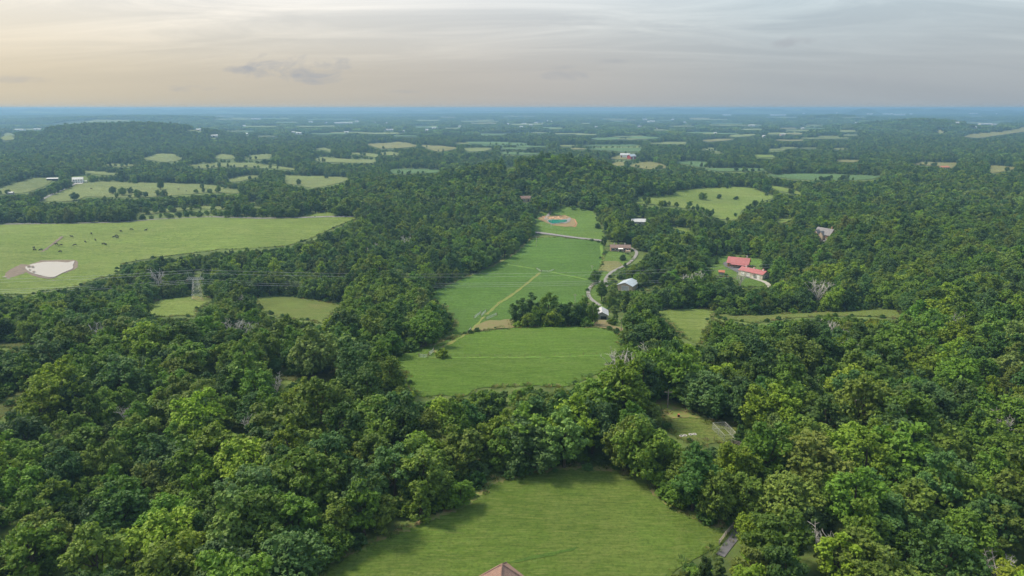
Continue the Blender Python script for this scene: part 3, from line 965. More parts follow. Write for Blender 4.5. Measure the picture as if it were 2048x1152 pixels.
for i in range(5):
    rng = np.random.default_rng(400 + i)
    Qs, vs = [], []
    for k in range(13):
        shp, H, R = SHAPES[rng.integers(0, 8)][:3]
        Q, vv, L = crown_cloud(500 + i * 40 + k, H, R * 1.15, shp, 90, 2.5, 8, 3)
        a = rng.random() * 6.28
        d = 17.0 * math.sqrt((k + 0.3) / 13)
        ph = k * 2.39996
        off = np.array([d * math.cos(ph) + rng.normal(0, 1.2), d * math.sin(ph) + rng.normal(0, 1.2), 0])
        Qs.append(Q * (0.8 + 0.4 * rng.random()) + off)
        vs.append(np.clip(vv + rng.normal(0, 0.12), 0, 1))
    PATCH.append(quads_mesh("tree_clump", np.concatenate(Qs), np.concatenate(vs), M_leaf_ins))


def scatter(name, protos, pts, rot, scl, pid, tint):
    """One object: copies of the prototype meshes on points, by geometry nodes."""
    me = bpy.data.meshes.new(name)
    n = len(pts)
    me.vertices.add(n)
    me.vertices.foreach_set("co", np.asarray(pts, np.float32).ravel())
    for nm, ty, arr in (("rot", 'FLOAT_VECTOR', rot), ("scl", 'FLOAT_VECTOR', scl), ("tint", 'FLOAT_COLOR', tint), ("pid", 'INT', pid)):
        a = me.attributes.new(nm, ty, 'POINT')
        key = {'FLOAT_VECTOR': 'vector', 'FLOAT_COLOR': 'color', 'INT': 'value'}[ty]
        a.data.foreach_set(key, np.asarray(arr, np.int32 if ty == 'INT' else np.float32).ravel())
    ob = link(name, me)
    ng = bpy.data.node_groups.new(name, 'GeometryNodeTree')
    ng.interface.new_socket("Geometry", in_out='INPUT', socket_type='NodeSocketGeometry')
    ng.interface.new_socket("Geometry", in_out='OUTPUT', socket_type='NodeSocketGeometry')
    gi, go = ng.nodes.new('NodeGroupInput'), ng.nodes.new('NodeGroupOutput')
    join = ng.nodes.new('GeometryNodeJoinGeometry')
    for me_p in reversed(protos):            # the newest link comes first in a join
        po = bpy.data.objects.new(name + "_source", me_p)        # not in the scene: only a carrier of the mesh
        oi = ng.nodes.new('GeometryNodeObjectInfo')
        oi.inputs['Object'].default_value = po
        g2 = ng.nodes.new('GeometryNodeGeometryToInstance')
        ng.links.new(oi.outputs['Geometry'], g2.inputs[0])
        ng.links.new(g2.outputs[0], join.inputs[0])
    iop = ng.nodes.new('GeometryNodeInstanceOnPoints')

    def attr(nm, ty):
        n = ng.nodes.new('GeometryNodeInputNamedAttribute')
        n.data_type = ty
        n.inputs['Name'].default_value = nm
        return n.outputs['Attribute']
    ng.links.new(gi.outputs[0], iop.inputs['Points'])
    ng.links.new(join.outputs[0], iop.inputs['Instance'])
    iop.inputs['Pick Instance'].default_value = True
    ng.links.new(attr("pid", 'INT'), iop.inputs['Instance Index'])
    e2r = ng.nodes.new('FunctionNodeEulerToRotation')
    ng.links.new(attr("rot", 'FLOAT_VECTOR'), e2r.inputs[0])
    ng.links.new(e2r.outputs[0], iop.inputs['Rotation'])
    ng.links.new(attr("scl", 'FLOAT_VECTOR'), iop.inputs['Scale'])
    ng.links.new(iop.outputs[0], go.inputs[0])
    md = ob.modifiers.new("scatter", 'NODES')
    md.node_group = ng
    return ob


# ------------------------------------------------------------------ where trees stand
MW, MH, MS = 1300, 720, 0.5                  # mask over the photograph at half size, with a margin
MX = 138.0


def raster(mask, poly):
    pl = [((u * MS) + MX, v * MS) for (u, v) in poly]
    xs, ys = [p[0] for p in pl], [p[1] for p in pl]
    x0, x1 = int(max(0, min(xs) - 1)), int(min(MW, max(xs) + 2))
    y0, y1 = int(max(0, min(ys) - 1)), int(min(MH, max(ys) + 2))
    if x1 <= x0 or y1 <= y0:
        return
    gx, gy = np.meshgrid(np.arange(x0, x1) + 0.5, np.arange(y0, y1) + 0.5)
    mask[y0:y1, x0:x1] |= inside(gx, gy, pl)


CLEAR = np.zeros((MH, MW), bool)
for (_, _, poly) in FIELDS:
    raster(CLEAR, poly)
# open ground that is not a field: roofs, drives, the pole clearing
OPEN = [
    [(1236, 560), (1256, 560), (1276, 570), (1276, 579), (1236, 579)], [(1192, 610), (1216, 606), (1218, 634), (1205, 648), (1188, 640)],
    [(1218, 484), (1262, 486), (1262, 506), (1218, 504)], [(1460, 512), (1500, 512), (1530, 532), (1532, 560), (1500, 556), (1456, 530)],
    [(1638, 461), (1655, 461), (1656, 482), (1638, 483)], [(140, 352), (175, 352), (178, 366), (160, 370), (142, 366)], [(96, 355), (118, 355), (116, 361), (98, 362)],
    [(1246, 306), (1270, 306), (1272, 318), (1250, 318)], [(1046, 392), (1060, 392), (1060, 402), (1046, 402)], [(1168, 560), (1186, 545), (1188, 608), (1170, 604)],
    [(1184, 640), (1242, 654), (1244, 664), (1184, 656)], [(940, 640), (1026, 640), (1022, 662), (940, 668)], [(1270, 438), (1292, 440), (1290, 448), (1268, 446)],
    [(388, 541), (404, 541), (407, 598), (385, 598)], [(1262, 506), (1282, 500), (1284, 518), (1262, 530)],
    [(1236, 620), (1248, 620), (1246, 664), (1240, 664)], [(1480, 1056), (1470, 1052), (1436, 1104), (1460, 1106)], [(1526, 1005), (1508, 1034), (1518, 1034), (1534, 1006)],
    [(1264, 498), (1300, 505), (1282, 515), (1264, 512)],
]
for (u_, v_, w_, k_) in FARB:
    OPEN.append([(u_ - w_ * 0.55, v_ - 3), (u_ + w_ * 0.55, v_ - 3), (u_ + w_ * 0.6, v_ + 2), (u_ - w_ * 0.6, v_ + 2)])
for poly in OPEN:
    raster(CLEAR, poly)


def clear_at(u, v):
    i = np.clip((v * MS).astype(int), 0, MH - 1)
    j = np.clip((u * MS + MX).astype(int), 0, MW - 1)
    ok = (v >= 0) & (v * MS < MH) & (u * MS + MX >= 0) & (u * MS + MX < MW)
    return CLEAR[i, j] & ok


def blocked(x, y, z, h, r):
    b = np.zeros(x.shape, bool)
    for (fx, fz) in [(0, k / 10.0) for k in range(0, 11)] + [(sg * w_, f_) for sg in (-1, 1) for (w_, f_) in ((0.6, 0.15), (0.8, 0.35), (0.85, 0.55), (0.75, 0.75), (0.45, 0.92))]:
        u, v, _ = project(x + fx * r, y, z + fz * h)
        b |= clear_at(u, v)
    return b


def jitter_grid(y0, y1, s, jit=0.42, wide=0.80):
    ys = np.arange(y0, y1, s)
    P = []
    for k, yy in enumerate(ys):
        w = wide * yy + 60
        xs = np.arange(-w, w, s) + (s * 0.5 if k % 2 else 0)
        P.append(np.stack([xs, np.full(len(xs), yy)], 1))
    P = np.concatenate(P)
    return P + RNG.uniform(-jit, jit, P.shape) * s


GREENS = np.array([  # dark, mid, blue-green, olive, bright yellow-green, pale
    (0.058, 0.122, 0.023), (0.104, 0.188, 0.021), (0.072, 0.145, 0.038), (0.126, 0.192, 0.028), (0.176, 0.262, 0.022), (0.148, 0.215, 0.052)])
GREEN_WORD = ['dark green', 'mid-green', 'blue-green', 'olive green', 'bright yellow-green', 'pale green']


def tints(x, y, n):
    stand = vnoise(x / 60.0, y / 60.0, 77) * 0.5 + vnoise(x / 260.0, y / 260.0, 78) * 0.6
    k = np.zeros(n, int)
    base = RNG.random(n) * 0.85 + 0.15 * (stand * 0.5 + 0.5)
    for i, (lo, c) in enumerate(((0.0, 0), (0.20, 1), (0.50, 2), (0.64, 3), (0.78, 4), (0.89, 5))):
        k[base >= lo] = c
    c = GREENS[k] * (0.72 + 0.56 * RNG.random((n, 1)))
    c = c * (1 + RNG.normal(0, 0.05, (n, 3)))
    return k, np.clip(c, 0.01, 0.4)


def place(P, smin, smax, kinds, weights, sizes):
    """Try each candidate at falling sizes until it leaves the open ground in view."""
    x, y = P[:, 0], P[:, 1]
    z = terrain(x, y)
    pid = RNG.choice(kinds, len(x), p=weights)
    H = np.array([SHAPES[i][1] for i in range(len(SHAPES))])[pid]
    R = np.array([SHAPES[i][2] for i in range(len(SHAPES))])[pid]
    s = RNG.uniform(smin, smax, len(x)) * (1 + 0.16 * vnoise(x / 45.0, y / 45.0, 55))
    done = np.zeros(len(x), bool)
    fin = np.zeros(len(x))
    for k in sizes:
        b = blocked(x, y, z, H * s * k, R * s * k)
        ok = ~b & ~done
        fin[ok] = s[ok] * k
        done |= ok
    return x[done], y[done], z[done], fin[done], pid[done], H[done], R[done]


KN = np.arange(8)
WN = np.array([.17, .16, .13, .12, .15, .09, .09, .09])
KN9 = np.arange(9)
WN9 = np.array([.16, .15, .13, .12, .15, .10, .08, .08, .03])
# near and middle wood, one tree at a time
grid_near = jitter_grid(62, 640, 6.5)
for q in [(t[0], t[1]) for t in LONE if t[2] > 24] + [(t[0], t[1]) for t in DEADS]:
    p_ = at(*q)
    gone = np.hypot(grid_near[:, 0] - p_.x, grid_near[:, 1] - p_.y) < 3.4
    # nothing tall right in front of it either
    gone |= (np.abs(grid_near[:, 0] - p_.x * grid_near[:, 1] / p_.y) < 2.6) & (grid_near[:, 1] < p_.y) & (grid_near[:, 1] > p_.y - 7.5)
    grid_near = grid_near[~gone]
near = place(grid_near, 0.52, 1.18, KN9, WN9, (1.0, 0.75, 0.5))
mid = place(jitter_grid(640, 1250, 8.0), 0.80, 1.15, KN, WN, (1.0, 0.75, 0.5, 0.36))
mid2 = place(jitter_grid(1250, 2600, 10.0), 0.85, 1.25, KN, WN, (1.0, 0.75, 0.5, 0.36))


def open_country(x, y):
    """Clearings on the plain that the photograph does not show singly."""
    a = vnoise(x / 520.0 + 3, y / 380.0, 61) + 0.6 * vnoise(x / 210.0, y / 160.0, 62)
    return a > 0.52


farP = jitter_grid(2600, 9500, 31.0, 0.3, 0.86)
fx, fy = farP.T
keep = ~open_country(fx, fy) | (terrain(fx, fy) > 25)
fx, fy = fx[keep], fy[keep]
fz = terrain(fx, fy)
fs = RNG.uniform(0.8, 1.25, len(fx))
bl = blocked(fx, fy, fz, 13 * fs, 16 * fs)
bl2 = blocked(fx, fy, fz, 5 * fs, 10 * fs)
fs = np.where(bl, fs * 0.42, fs)
keep = ~(bl & bl2)
fx, fy, fz, fs = fx[keep], fy[keep], fz[keep], fs[keep]

# hedgerow and pasture trees that break up the far fields' outlines
hx, hy = [], []
for (nm_, mt_, poly_) in FIELDS:
    if min(q[1] for q in poly_) > 425 or max(q[1] for q in poly_) < 290:
        continue
    d_ = np.array(densify(poly_, 5.0))
    qx, qy, _ = unproject(d_[:, 0], d_[:, 1])
    keep_ = (vnoise(qx / 55.0, qy / 55.0, 88) > 0.30) & (RNG.random(len(qx)) < 0.7)
    hx.append(qx[keep_] + RNG.normal(0, 4, keep_.sum()))
    hy.append(qy[keep_] + RNG.normal(0, 6, keep_.sum()))
hx, hy = np.concatenate(hx), np.concatenate(hy)
nh = len(hx)
hp_id = RNG.choice(KN, nh, p=WN)
hedge = (hx, hy, terrain(hx, hy), RNG.uniform(0.32, 0.72, nh), hp_id, np.ones(nh), np.ones(nh))
mid2 = tuple(np.concatenate([a_, b_]) for a_, b_ in zip(mid2, hedge))
# undergrowth that fills the wood's edge and floor
ux, uy, uz, us, upid, uH, uR = place(jitter_grid(62, 470, 4.3), 0.55, 1.15, np.array([9]), np.array([1.0]), (1.0, 0.7, 0.45))
uu, uv, _ = project(ux, uy, uz)
near_open = np.zeros(len(ux), bool)
for du in (-60, -30, 0, 30, 60):
    for dv in (-45, -20, 0, 20):
        near_open |= clear_at(uu + du * 150.0 / uy, uv + dv * 150.0 / uy)
sel = near_open | (RNG.random(len(ux)) < 0.12)
ux, uy, uz, us = ux[sel], uy[sel], uz[sel], us[sel]
# mid-distance scattered masses
for nm, T, protos in (("distant_woodland", mid, LOD), ("distant_woodland", mid2, LOD)):
    x, y, z, s, pid, H, R = T
    n = len(x)
    _, c = tints(x, y, n)
    rot = np.stack([RNG.normal(0, 0.06, n), RNG.normal(0, 0.06, n), RNG.uniform(0, 6.28, n)], 1)
    scl = np.stack([s * RNG.uniform(0.9, 1.15, n), s * RNG.uniform(0.9, 1.15, n), s * RNG.uniform(0.85, 1.1, n)], 1)
    o = scatter(nm, protos, np.stack([x, y, z - 0.3], 1), rot, scl, pid, np.c_[c, np.ones(n)])
    tag(o, "distant green woods and tree lines across the rolling countryside", "woodland", kind="stuff")
n = len(fx)
_, c = tints(fx, fy, n)
o = scatter("far_woodland", PATCH, np.stack([fx, fy, fz - 0.5], 1), np.stack([np.zeros(n), np.zeros(n), RNG.uniform(0, 6.28, n)], 1),
            np.stack([fs * 1.1, fs * 1.1, fs], 1), RNG.integers(0, 5, n), np.c_[c, np.ones(n)])
tag(o, "hazy blue-green woods on the far plain below the horizon", "woodland", kind="stuff")

# near wood: those that show largest become trees of their own, the rest stay one mass
x, y, z, s, pid, H, R = near
n = len(x)
tk, tc = tints(x, y, n)
rotz = RNG.uniform(0, 6.28, n)
tilt = RNG.normal(0, 0.05, (n, 2))
sxy = s * RNG.uniform(0.9, 1.12, n)
sz = s * RNG.uniform(0.88, 1.1, n)
cu, cv, cd = project(x, y, z + 0.62 * H * sz)
VW, VH = 1024, 576
ids = np.full((VH, VW), -1, np.int32)
for i in np.argsort(-cd):
    ru = 0.5 * F * 0.92 * R[i] * sxy[i] / cd[i]
    rv = 0.5 * F * 0.42 * H[i] * sz[i] / cd[i]
    a, b = cu[i] * 0.5, cv[i] * 0.5
    x0, x1 = int(max(0, a - ru)), int(min(VW, a + ru + 1))
    y0, y1 = int(max(0, b - rv)), int(min(VH, b + rv + 1))
    if x1 <= x0 or y1 <= y0:
        continue
    gx, gy = np.meshgrid(np.arange(x0, x1) + 0.5, np.arange(y0, y1) + 0.5)
    ids[y0:y1, x0:x1][((gx - a) / ru) ** 2 + ((gy - b) / rv) ** 2 < 1] = i
seen = np.bincount(ids[ids >= 0], minlength=n)
N_TREES = 245
top = np.argsort(-seen)[:N_TREES]
is_top = np.zeros(n, bool)
is_top[top] = True
r = ~is_top
m_ = int(r.sum())
nu = len(ux)
_, uc = tints(ux, uy, nu)
urot = np.stack([np.zeros(nu), np.zeros(nu), RNG.uniform(0, 6.28, nu)], 1)
o = scatter("undergrowth", [PROTO[9][2]], np.stack([ux, uy, uz - 0.2], 1), urot, np.stack([us, us, us * RNG.uniform(0.7, 1.1, nu)], 1), np.zeros(nu, int), np.c_[uc, np.ones(nu)])
tag(o, "leafy undergrowth along the edges and floor of the woods", "undergrowth", kind="stuff")
o = scatter("woodland", [p[2] for p in PROTO], np.stack([x, y, z - 0.3], 1)[r], np.c_[tilt[r], rotz[r]], np.stack([sxy, sxy, sz], 1)[r], pid[r], np.c_[tc[r], np.ones(m_)])
tag(o, "dense green woods of mixed broadleaf trees around the fields", "woodland", kind="stuff")

# ------------------------------------------------------------------ single trees of the near wood
ORD = ["leftmost", "second from the left", "third from the left", "fourth from the left", "fifth from the left", "sixth from the left",
       "seventh from the left", "eighth from the left", "ninth from the left", "tenth from the left"]


def zone(u, v):
    """Where in the picture a tree stands, in words."""
    if v > 1000:
        if u < 330:
            return "at the bottom left corner"
        if u < 700:
            return "left of the near meadow, at the bottom"
        if u < 1420:
            return "below the near meadow"
        if u < 1740:
            return "right of the near road, at the bottom"
        return "at the bottom right corner"
    if v > 840:
        if u < 330:
            return "in the lower wood at the left edge"
        if u < 640:
            return "deep in the lower left wood"
        if u < 960:
            return "left of the near meadow's top"
        if u < 1310:
            return "behind the near meadow's far edge"
        if u < 1560:
            return "between near meadow and kennel clearing"
        if u < 1800:
            return "in the wood right of the near road"
        return "in the lower wood at the right edge"
    if v > 680:
        if u < 330:
            return "in the left wood below the pylon"
        if u < 690:
            return "in the wood beside the brown clearing"
        if u < 1250:
            return "at the near edge of the domed field"
        if u < 1560:
            return "in the wood right of the domed field"
        if u < 1800:
            return "on the right wooded slope"
        return "high on the right wooded slope"
    if u < 420:
        return "in the wood around the pylon meadow"
    if u < 930:
        return "in the wood left of the long field"
    if u < 1300:
        return "among the trees along the farm drive"
    if u < 1620:
        return "in the belt below the red-roofed buildings"
    return "in the wood above the pasture strip"


def add_tree(name, loc, rot, scale, shape, tint, label, cat, group):
    e = empty(name, loc)
    e.rotation_euler = rot
    e.scale = scale
    cm, tm = PROTO[shape][:2]
    c = link("crown", cm, e)
    c["tint"] = [float(q) for q in tint]
    link("trunk", tm, e)
    return tag(e, label, cat, group)


def place_trees():
    boxes = {}
    for i in top:
        size = "" 
        key = (SHAPE_WORD[pid[i]], GREEN_WORD[tk[i]], zone(cu[i], cv[i]))
        boxes.setdefault(key, []).append(i)
    for (sw, gw, zn), ii in boxes.items():
        ii.sort(key=lambda i: cu[i])
        for k, i in enumerate(ii):
            base = "%s %s tree %s" % (sw, gw, zn)
            if len(ii) > 1:
                base = "%s, %s" % (base, ORD[min(k, 9)].replace(" the", ""))
            add_tree("broadleaf_tree", (x[i], y[i], z[i] - 0.3), (tilt[i, 0], tilt[i, 1], rotz[i]), (sxy[i], sxy[i], sz[i]), pid[i], tc[i],
                     base, "tree", "trees of the near woods")


place_trees()


def tree_px(name, u, v, hpx, shape, tint, label, group, wide=1.0, cat="tree", k=1.0):
    """A tree that stands by itself: foot at a pixel, height in pixels."""
    p = at(u, v)
    h = hpx * px_m(p)
    s = h / SHAPES[shape][1]
    c = GREENS[tint] * k
    return add_tree(name, (p.x, p.y, p.z - 0.15), (0, 0, random.uniform(0, 6.28)), (s * wide, s * wide, s), shape, c, label, cat, group)


G_COPSE = "trees of the copse in the long field"
COPSE = [(1040, 651, 54, 0, 0, 1.0, "dark green leftmost tree of the copse between the two green fields"),
         (1062, 648, 62, 5, 2, 1.1, "tall narrow blue-green tree second in the copse between the fields"),
         (1076, 652, 44, 1, 1, 1.0, "low mid-green tree in the left half of the copse"),
         (1097, 648, 66, 2, 1, 1.0, "tallest mid-green tree of the copse between the fields"),
         (1112, 652, 50, 0, 0, 1.0, "dark round tree just right of the copse's tallest tree"),
         (1130, 650, 46, 6, 2, 1.0, "feathery blue-green tree in the right half of the copse"),
         (1148, 651, 48, 1, 0, 1.0, "dark bushy tree near the right end of the copse"),
         (1164, 648, 54, 4, 1, 0.8, "large mid-green tree closing the copse on its right"),
         (1185, 652, 50, 2, 1, 0.85, "single mid-green tree on bare earth left of the grey shed")]
for (u, v, h, sh, ti, w, lb) in COPSE:
    tree_px("broadleaf_tree", u, v, h, sh, ti, lb, G_COPSE, w)
G_LONE = "trees standing by themselves"
for (u, v, h, sh, ti, w, lb) in LONE:
    tree_px("bush" if sh == 9 else "pine_tree" if sh == 8 else "broadleaf_tree", u, v, h, sh, ti, lb, G_LONE, w, cat="bush" if sh == 9 else "tree")


# ------------------------------------------------------------------ bare, grey trees
def dead_mesh(seed, H=10.0, spread=3.6, n=9, twigs=5):
    rng = random.Random(seed)
    mb = MB()
    r0 = 0.24
    for s_ in range(n):
        a = s_ * 2.4 + rng.uniform(-0.4, 0.4)
        rr = spread * rng.uniform(0.45, 1.0)
        b = Vector((0, 0, H * rng.uniform(0.12, 0.4)))
        e = Vector((rr * math.cos(a), rr * math.sin(a), H * rng.uniform(0.7, 1.0)))
        m1 = b.lerp(e, 0.45) + Vector((math.cos(a), math.sin(a), 0)) * 0.4
        mb.tube([b, m1, e], [r0 * 0.55, r0 * 0.36, 0.05], 5)
        for k in range(twigs):
            t = rng.uniform(0.35, 0.95)
            p = b.lerp(m1, t * 2) if t < 0.5 else m1.lerp(e, t * 2 - 1)
            d = Vector((rng.uniform(-1, 1), rng.uniform(-1, 1), rng.uniform(0.2, 1.1))).normalized() * H * rng.uniform(0.12, 0.24)
            mb.tube([p, p + d * 0.5 + Vector((0, 0, 0.12)), p + d], [0.09, 0.06, 0.03], 4)
            for j in range(2):
                q = p + d * rng.uniform(0.4, 0.9)
                d2 = Vector((rng.uniform(-1, 1), rng.uniform(-1, 1), rng.uniform(0, 1))).normalized() * H * 0.09
                mb.tube([q, q + d2], [0.05, 0.025], 3)
    trunk = MB().tube([(0, 0, -0.5), (0.1, 0.05, H * 0.2), (0.0, 0.1, H * 0.42)], [r0 * 1.3, r0, r0 * 0.6], 7)
    return trunk.mesh("trunk", M_dead), mb.mesh("branches", M_dead)


DEAD = [dead_mesh(1), dead_mesh(2, 10, 4.6, 11, 6), dead_mesh(3, 11, 2.8, 7, 5)]
for (u, v, h, k, lb) in DEADS:
    p = at(u, v)
    s_ = 1.22 * h * px_m(p) / 10.0
    e = empty("dead_tree", (p.x, p.y, p.z), random.uniform(0, 6.28))
    e.scale = (s_, s_, s_)
    link("trunk", DEAD[k][0], e)
    link("branches", DEAD[k][1], e)
    tag(e, lb, "dead tree", "bare grey trees")

# ------------------------------------------------------------------ roads, tracks, bare earth, water
M_asph = plain_mat("worn_asphalt", (0.115, 0.115, 0.125), 0.9, 0.15, 0.8, 0.2)
M_lane = plain_mat("lane_asphalt", (0.22, 0.21, 0.215), 0.9, 0.15, 0.5, 0.2)
M_gravel = plain_mat("gravel", (0.225, 0.22, 0.215), 0.95, 0.15, 0.9, 0.1)
M_concrete = plain_mat("concrete", (0.36, 0.345, 0.32), 0.9, 0.1, 0.5, 0.2)
M_earth = plain_mat("bare_earth", (0.22, 0.16, 0.095), 0.95, 0.3, 0.4, 0.1)
M_clay = plain_mat("orange_clay", (0.36, 0.19, 0.10), 0.95, 0.3, 0.4, 0.1)
M_mud = plain_mat("pond_mud", (0.15, 0.115, 0.085), 0.8, 0.3, 0.35, 0.3)


def track_mat(name, dirt, grass, amount=0.5):
    """Trodden line: dirt that the grass keeps breaking into."""
    m = Mat(name, 0.95, 0.1)
    p = m.pos()
    n = m.noise(p, 0.55, 6.0, 0.7, 0.6)
    m.color(m.mix(m.ramp(n, [(amount - 0.12, 0.0), (amount + 0.12, 1.0)]), dirt, grass))
    return m.m


M_track = track_mat("trodden_track", (0.215, 0.175, 0.075), (0.115, 0.19, 0.034), 0.47)
M_faint = track_mat("faint_track", (0.155, 0.18, 0.062), (0.105, 0.20, 0.032), 0.40)
M_edge = track_mat("dry_field_edge", (0.215, 0.160, 0.085), (0.135, 0.195, 0.045), 0.47)


def strip(name, mat, pix, width, lift=0.12, step=5.0, wob=0.0, label=None):
    """A ribbon on the terrain along a line of pixels, width in metres."""
    d = []
    for (a, b) in zip(pix[:-1], pix[1:]):
        n = max(1, int(math.hypot(b[0] - a[0], b[1] - a[1]) / step))
        d += [(a[0] + (b[0] - a[0]) * k / n, a[1] + (b[1] - a[1]) * k / n) for k in range(n)]
    d = np.array(d + [pix[-1]], float)
    for _ in range(2):
        d[1:-1] = 0.25 * d[:-2] + 0.5 * d[1:-1] + 0.25 * d[2:]
    px, py, _ = unproject(d[:, 0], d[:, 1])
    t = np.gradient(np.stack([px, py], 1), axis=0)
    t = t / np.maximum(np.linalg.norm(t, axis=1, keepdims=True), 1e-6)
    nrm = np.stack([-t[:, 1], t[:, 0]], 1)
    V = []
    offs = (-0.5, -0.17, 0.17, 0.5)
    for i in range(len(px)):
        for o in offs:
            j = RNG.normal(0, wob) if abs(o) == 0.5 else 0.0
            V.append((px[i] + nrm[i, 0] * (o * width + j), py[i] + nrm[i, 1] * (o * width + j)))
    V = np.array(V)
    Z = terrain(V[:, 0], V[:, 1]) + 0.5 * lift + 0.0006 * np.hypot(V[:, 0], V[:, 1])
    Fs = []
    for i in range(len(px) - 1):
        for k in range(3):
            a = i * 4 + k
            Fs.append((a, a + 4, a + 5, a + 1))
    me = mesh_np(name, np.c_[V, Z], Fs, [mat], smooth=True)
    return tag(link(name, me), label, kind="structure")


# paved ways
strip("road", M_lane, [(-40, 450.5), (0, 449.5), (156, 447.5), (243, 445.5), (312, 439.5), (417, 434.5), (521, 437.5), (600, 436), (660, 434), (725, 434)], 5.0, 0.35)
strip("driveway", M_gravel, [(80, 402), (100, 392), (125, 381), (148, 370), (160, 364)], 4.2, 0.35)
strip("road", M_lane, [(1066, 465), (1100, 469), (1150, 476), (1205, 482)], 4.6, 0.3)
strip("driveway", M_gravel, [(1262, 497), (1272, 500), (1276, 506), (1270, 515), (1258, 528), (1240, 536), (1222, 545), (1211, 557), (1208, 566), (1216, 574)], 2.3, 0.3)
strip("driveway", M_gravel, [(1214, 562), (1192, 565), (1180, 574), (1175, 586), (1178, 596), (1188, 604), (1200, 612)], 2.2, 0.34)
strip("road", M_asph, [(1440, 1112), (1452, 1096), (1470, 1074), (1486, 1052), (1506, 1030), (1526, 1003), (1546, 978), (1566, 962)], 1.7, 0.1)
sheet("drive_apron", M_asph, [(1445, 528), (1452, 524), (1464, 526), (1486, 534), (1500, 545), (1514, 553), (1496, 557), (1478, 548), (1462, 540), (1450, 534)], 0.3)
strip("driveway", M_concrete, [(1492, 553), (1510, 559), (1528, 564), (1540, 570), (1541, 578)], 2.6, 0.35)
sheet("drive_apron", M_concrete, [(1638, 478), (1650, 477), (1654, 481), (1648, 484), (1640, 482)], 0.3)
sheet("drive_apron", M_concrete, [(146, 366), (160, 364), (170, 366), (163, 369), (150, 369)], 0.4)
# trodden lines along the wire fences
strip("track", M_track, [(1080, 546), (1060, 562), (1035, 583), (1005, 603), (985, 618), (972, 630)], 2.0, 0.2, wob=0.3)
strip("track", M_track, [(968, 634), (955, 650), (944, 662), (925, 674), (895, 690), (868, 706)], 1.5, 0.2, wob=0.3)
strip("track", M_faint, [(1010, 529), (1040, 534), (1070, 539)], 2.0, 0.2, wob=0.3)
strip("track", M_faint, [(1095, 543), (1130, 551), (1175, 560)], 2.0, 0.2, wob=0.3)
strip("track", M_faint, [(905, 640), (930, 639), (965, 636)], 1.2, 0.2, wob=0.3)
strip("track", M_faint, [(835, 716), (880, 717), (960, 716), (1050, 716), (1140, 714), (1222, 711)], 1.1, 0.2, wob=0.35)
strip("track", M_faint, [(1202, 492), (1205, 515), (1203, 530)], 2.2, 0.2, wob=0.3)
# dry edges of the meadows
strip("field_edge", M_edge, [(652, 1133), (700, 1104), (760, 1077), (850, 1042), (925, 1013), (962, 985), (976, 967), (1040, 951), (1100, 940), (1150, 935), (1215, 939), (1260, 947), (1300, 955)], 1.5, 0.12, wob=0.35)
strip("field_edge", M_edge, [(1302, 980), (1340, 1007), (1392, 1034), (1440, 1057), (1464, 1056)], 1.8, 0.12, wob=0.4)
sheet("field_edge", M_edge, [(1400, 1034), (1432, 1038), (1466, 1040), (1466, 1056), (1440, 1058), (1415, 1050)], 0.14)
strip("field_edge", M_edge, [(864, 580), (905, 565), (950, 548), (1000, 525), (1032, 506), (1066, 472)], 2.4, 0.16, wob=0.7)
strip("field_edge", M_edge, [(782, 711), (830, 699), (870, 690), (905, 670)], 1.6, 0.16, wob=0.5)
sheet("bare_earth", track_mat("grassy_earth", (0.19, 0.14, 0.085), (0.135, 0.15, 0.052), 0.47), [(968, 643), (1000, 641), (1030, 640), (1030, 656), (1000, 658), (965, 662), (945, 664), (952, 654)], 0.18, jag=1.5)
sheet("bare_earth", track_mat("yard_earth", (0.19, 0.135, 0.085), (0.14, 0.15, 0.052), 0.50), [(1170, 645), (1192, 640), (1212, 640), (1222, 652), (1246, 658), (1248, 667), (1225, 661), (1200, 656), (1170, 656)], 0.18, jag=1.2)
sheet("bare_earth", M_edge, [(1306, 800), (1336, 797), (1372, 814), (1406, 838), (1380, 836), (1345, 838), (1326, 832)], 0.14, jag=1.5)
sheet("bare_earth", M_edge, [(385, 592), (404, 594), (412, 602), (398, 604), (384, 598)], 0.2, jag=1.0)
sheet("mown_patch", grass_mat("mown_hay", (0.22, 0.23, 0.09), (0.26, 0.24, 0.11), 0.3, 0.4, 0.6), [(1206, 523), (1238, 524), (1246, 531), (1222, 545), (1196, 542)], 0.2, jag=1.0)
sheet("long_grass_strip", grass_mat("uncut_grass", (0.10, 0.19, 0.035), (0.13, 0.21, 0.04), 0.2, 0.3, 1.4), [(1016, 1126), (1060, 1114), (1110, 1104), (1158, 1094), (1150, 1101), (1105, 1112), (1060, 1121), (1025, 1128)], 0.12, jag=1.0)

# water
def water_mat(name, col, rough, silt=0.0):
    m = Mat(name, rough, 0.5)
    m.color(col)
    m.b.inputs['IOR'].default_value = 1.33
    m.bump(m.noise(m.pos(), 1.2, 3.0, 0.6), 0.05, 0.05)
    return m.m


M_pond = water_mat("silty_water", (0.30, 0.275, 0.235), 0.08)
M_pool = water_mat("turquoise_water", (0.02, 0.20, 0.155), 0.12)


def level_sheet(name, mat, pix, lift, step=4.0):
    """A flat water surface at the height of its lowest bank."""
    d = np.array(densify(soften(pix), step))
    px, py, pz = unproject(d[:, 0], d[:, 1])
    zz = float(np.mean(pz)) + lift
    me = mesh_np(name, [(float(a), float(b), zz) for a, b in zip(px, py)], [tuple(range(len(px)))], [mat])
    if me.polygons[0].normal.z < 0:
        me.flip_normals()
    return tag(link(name, me), kind="structure")


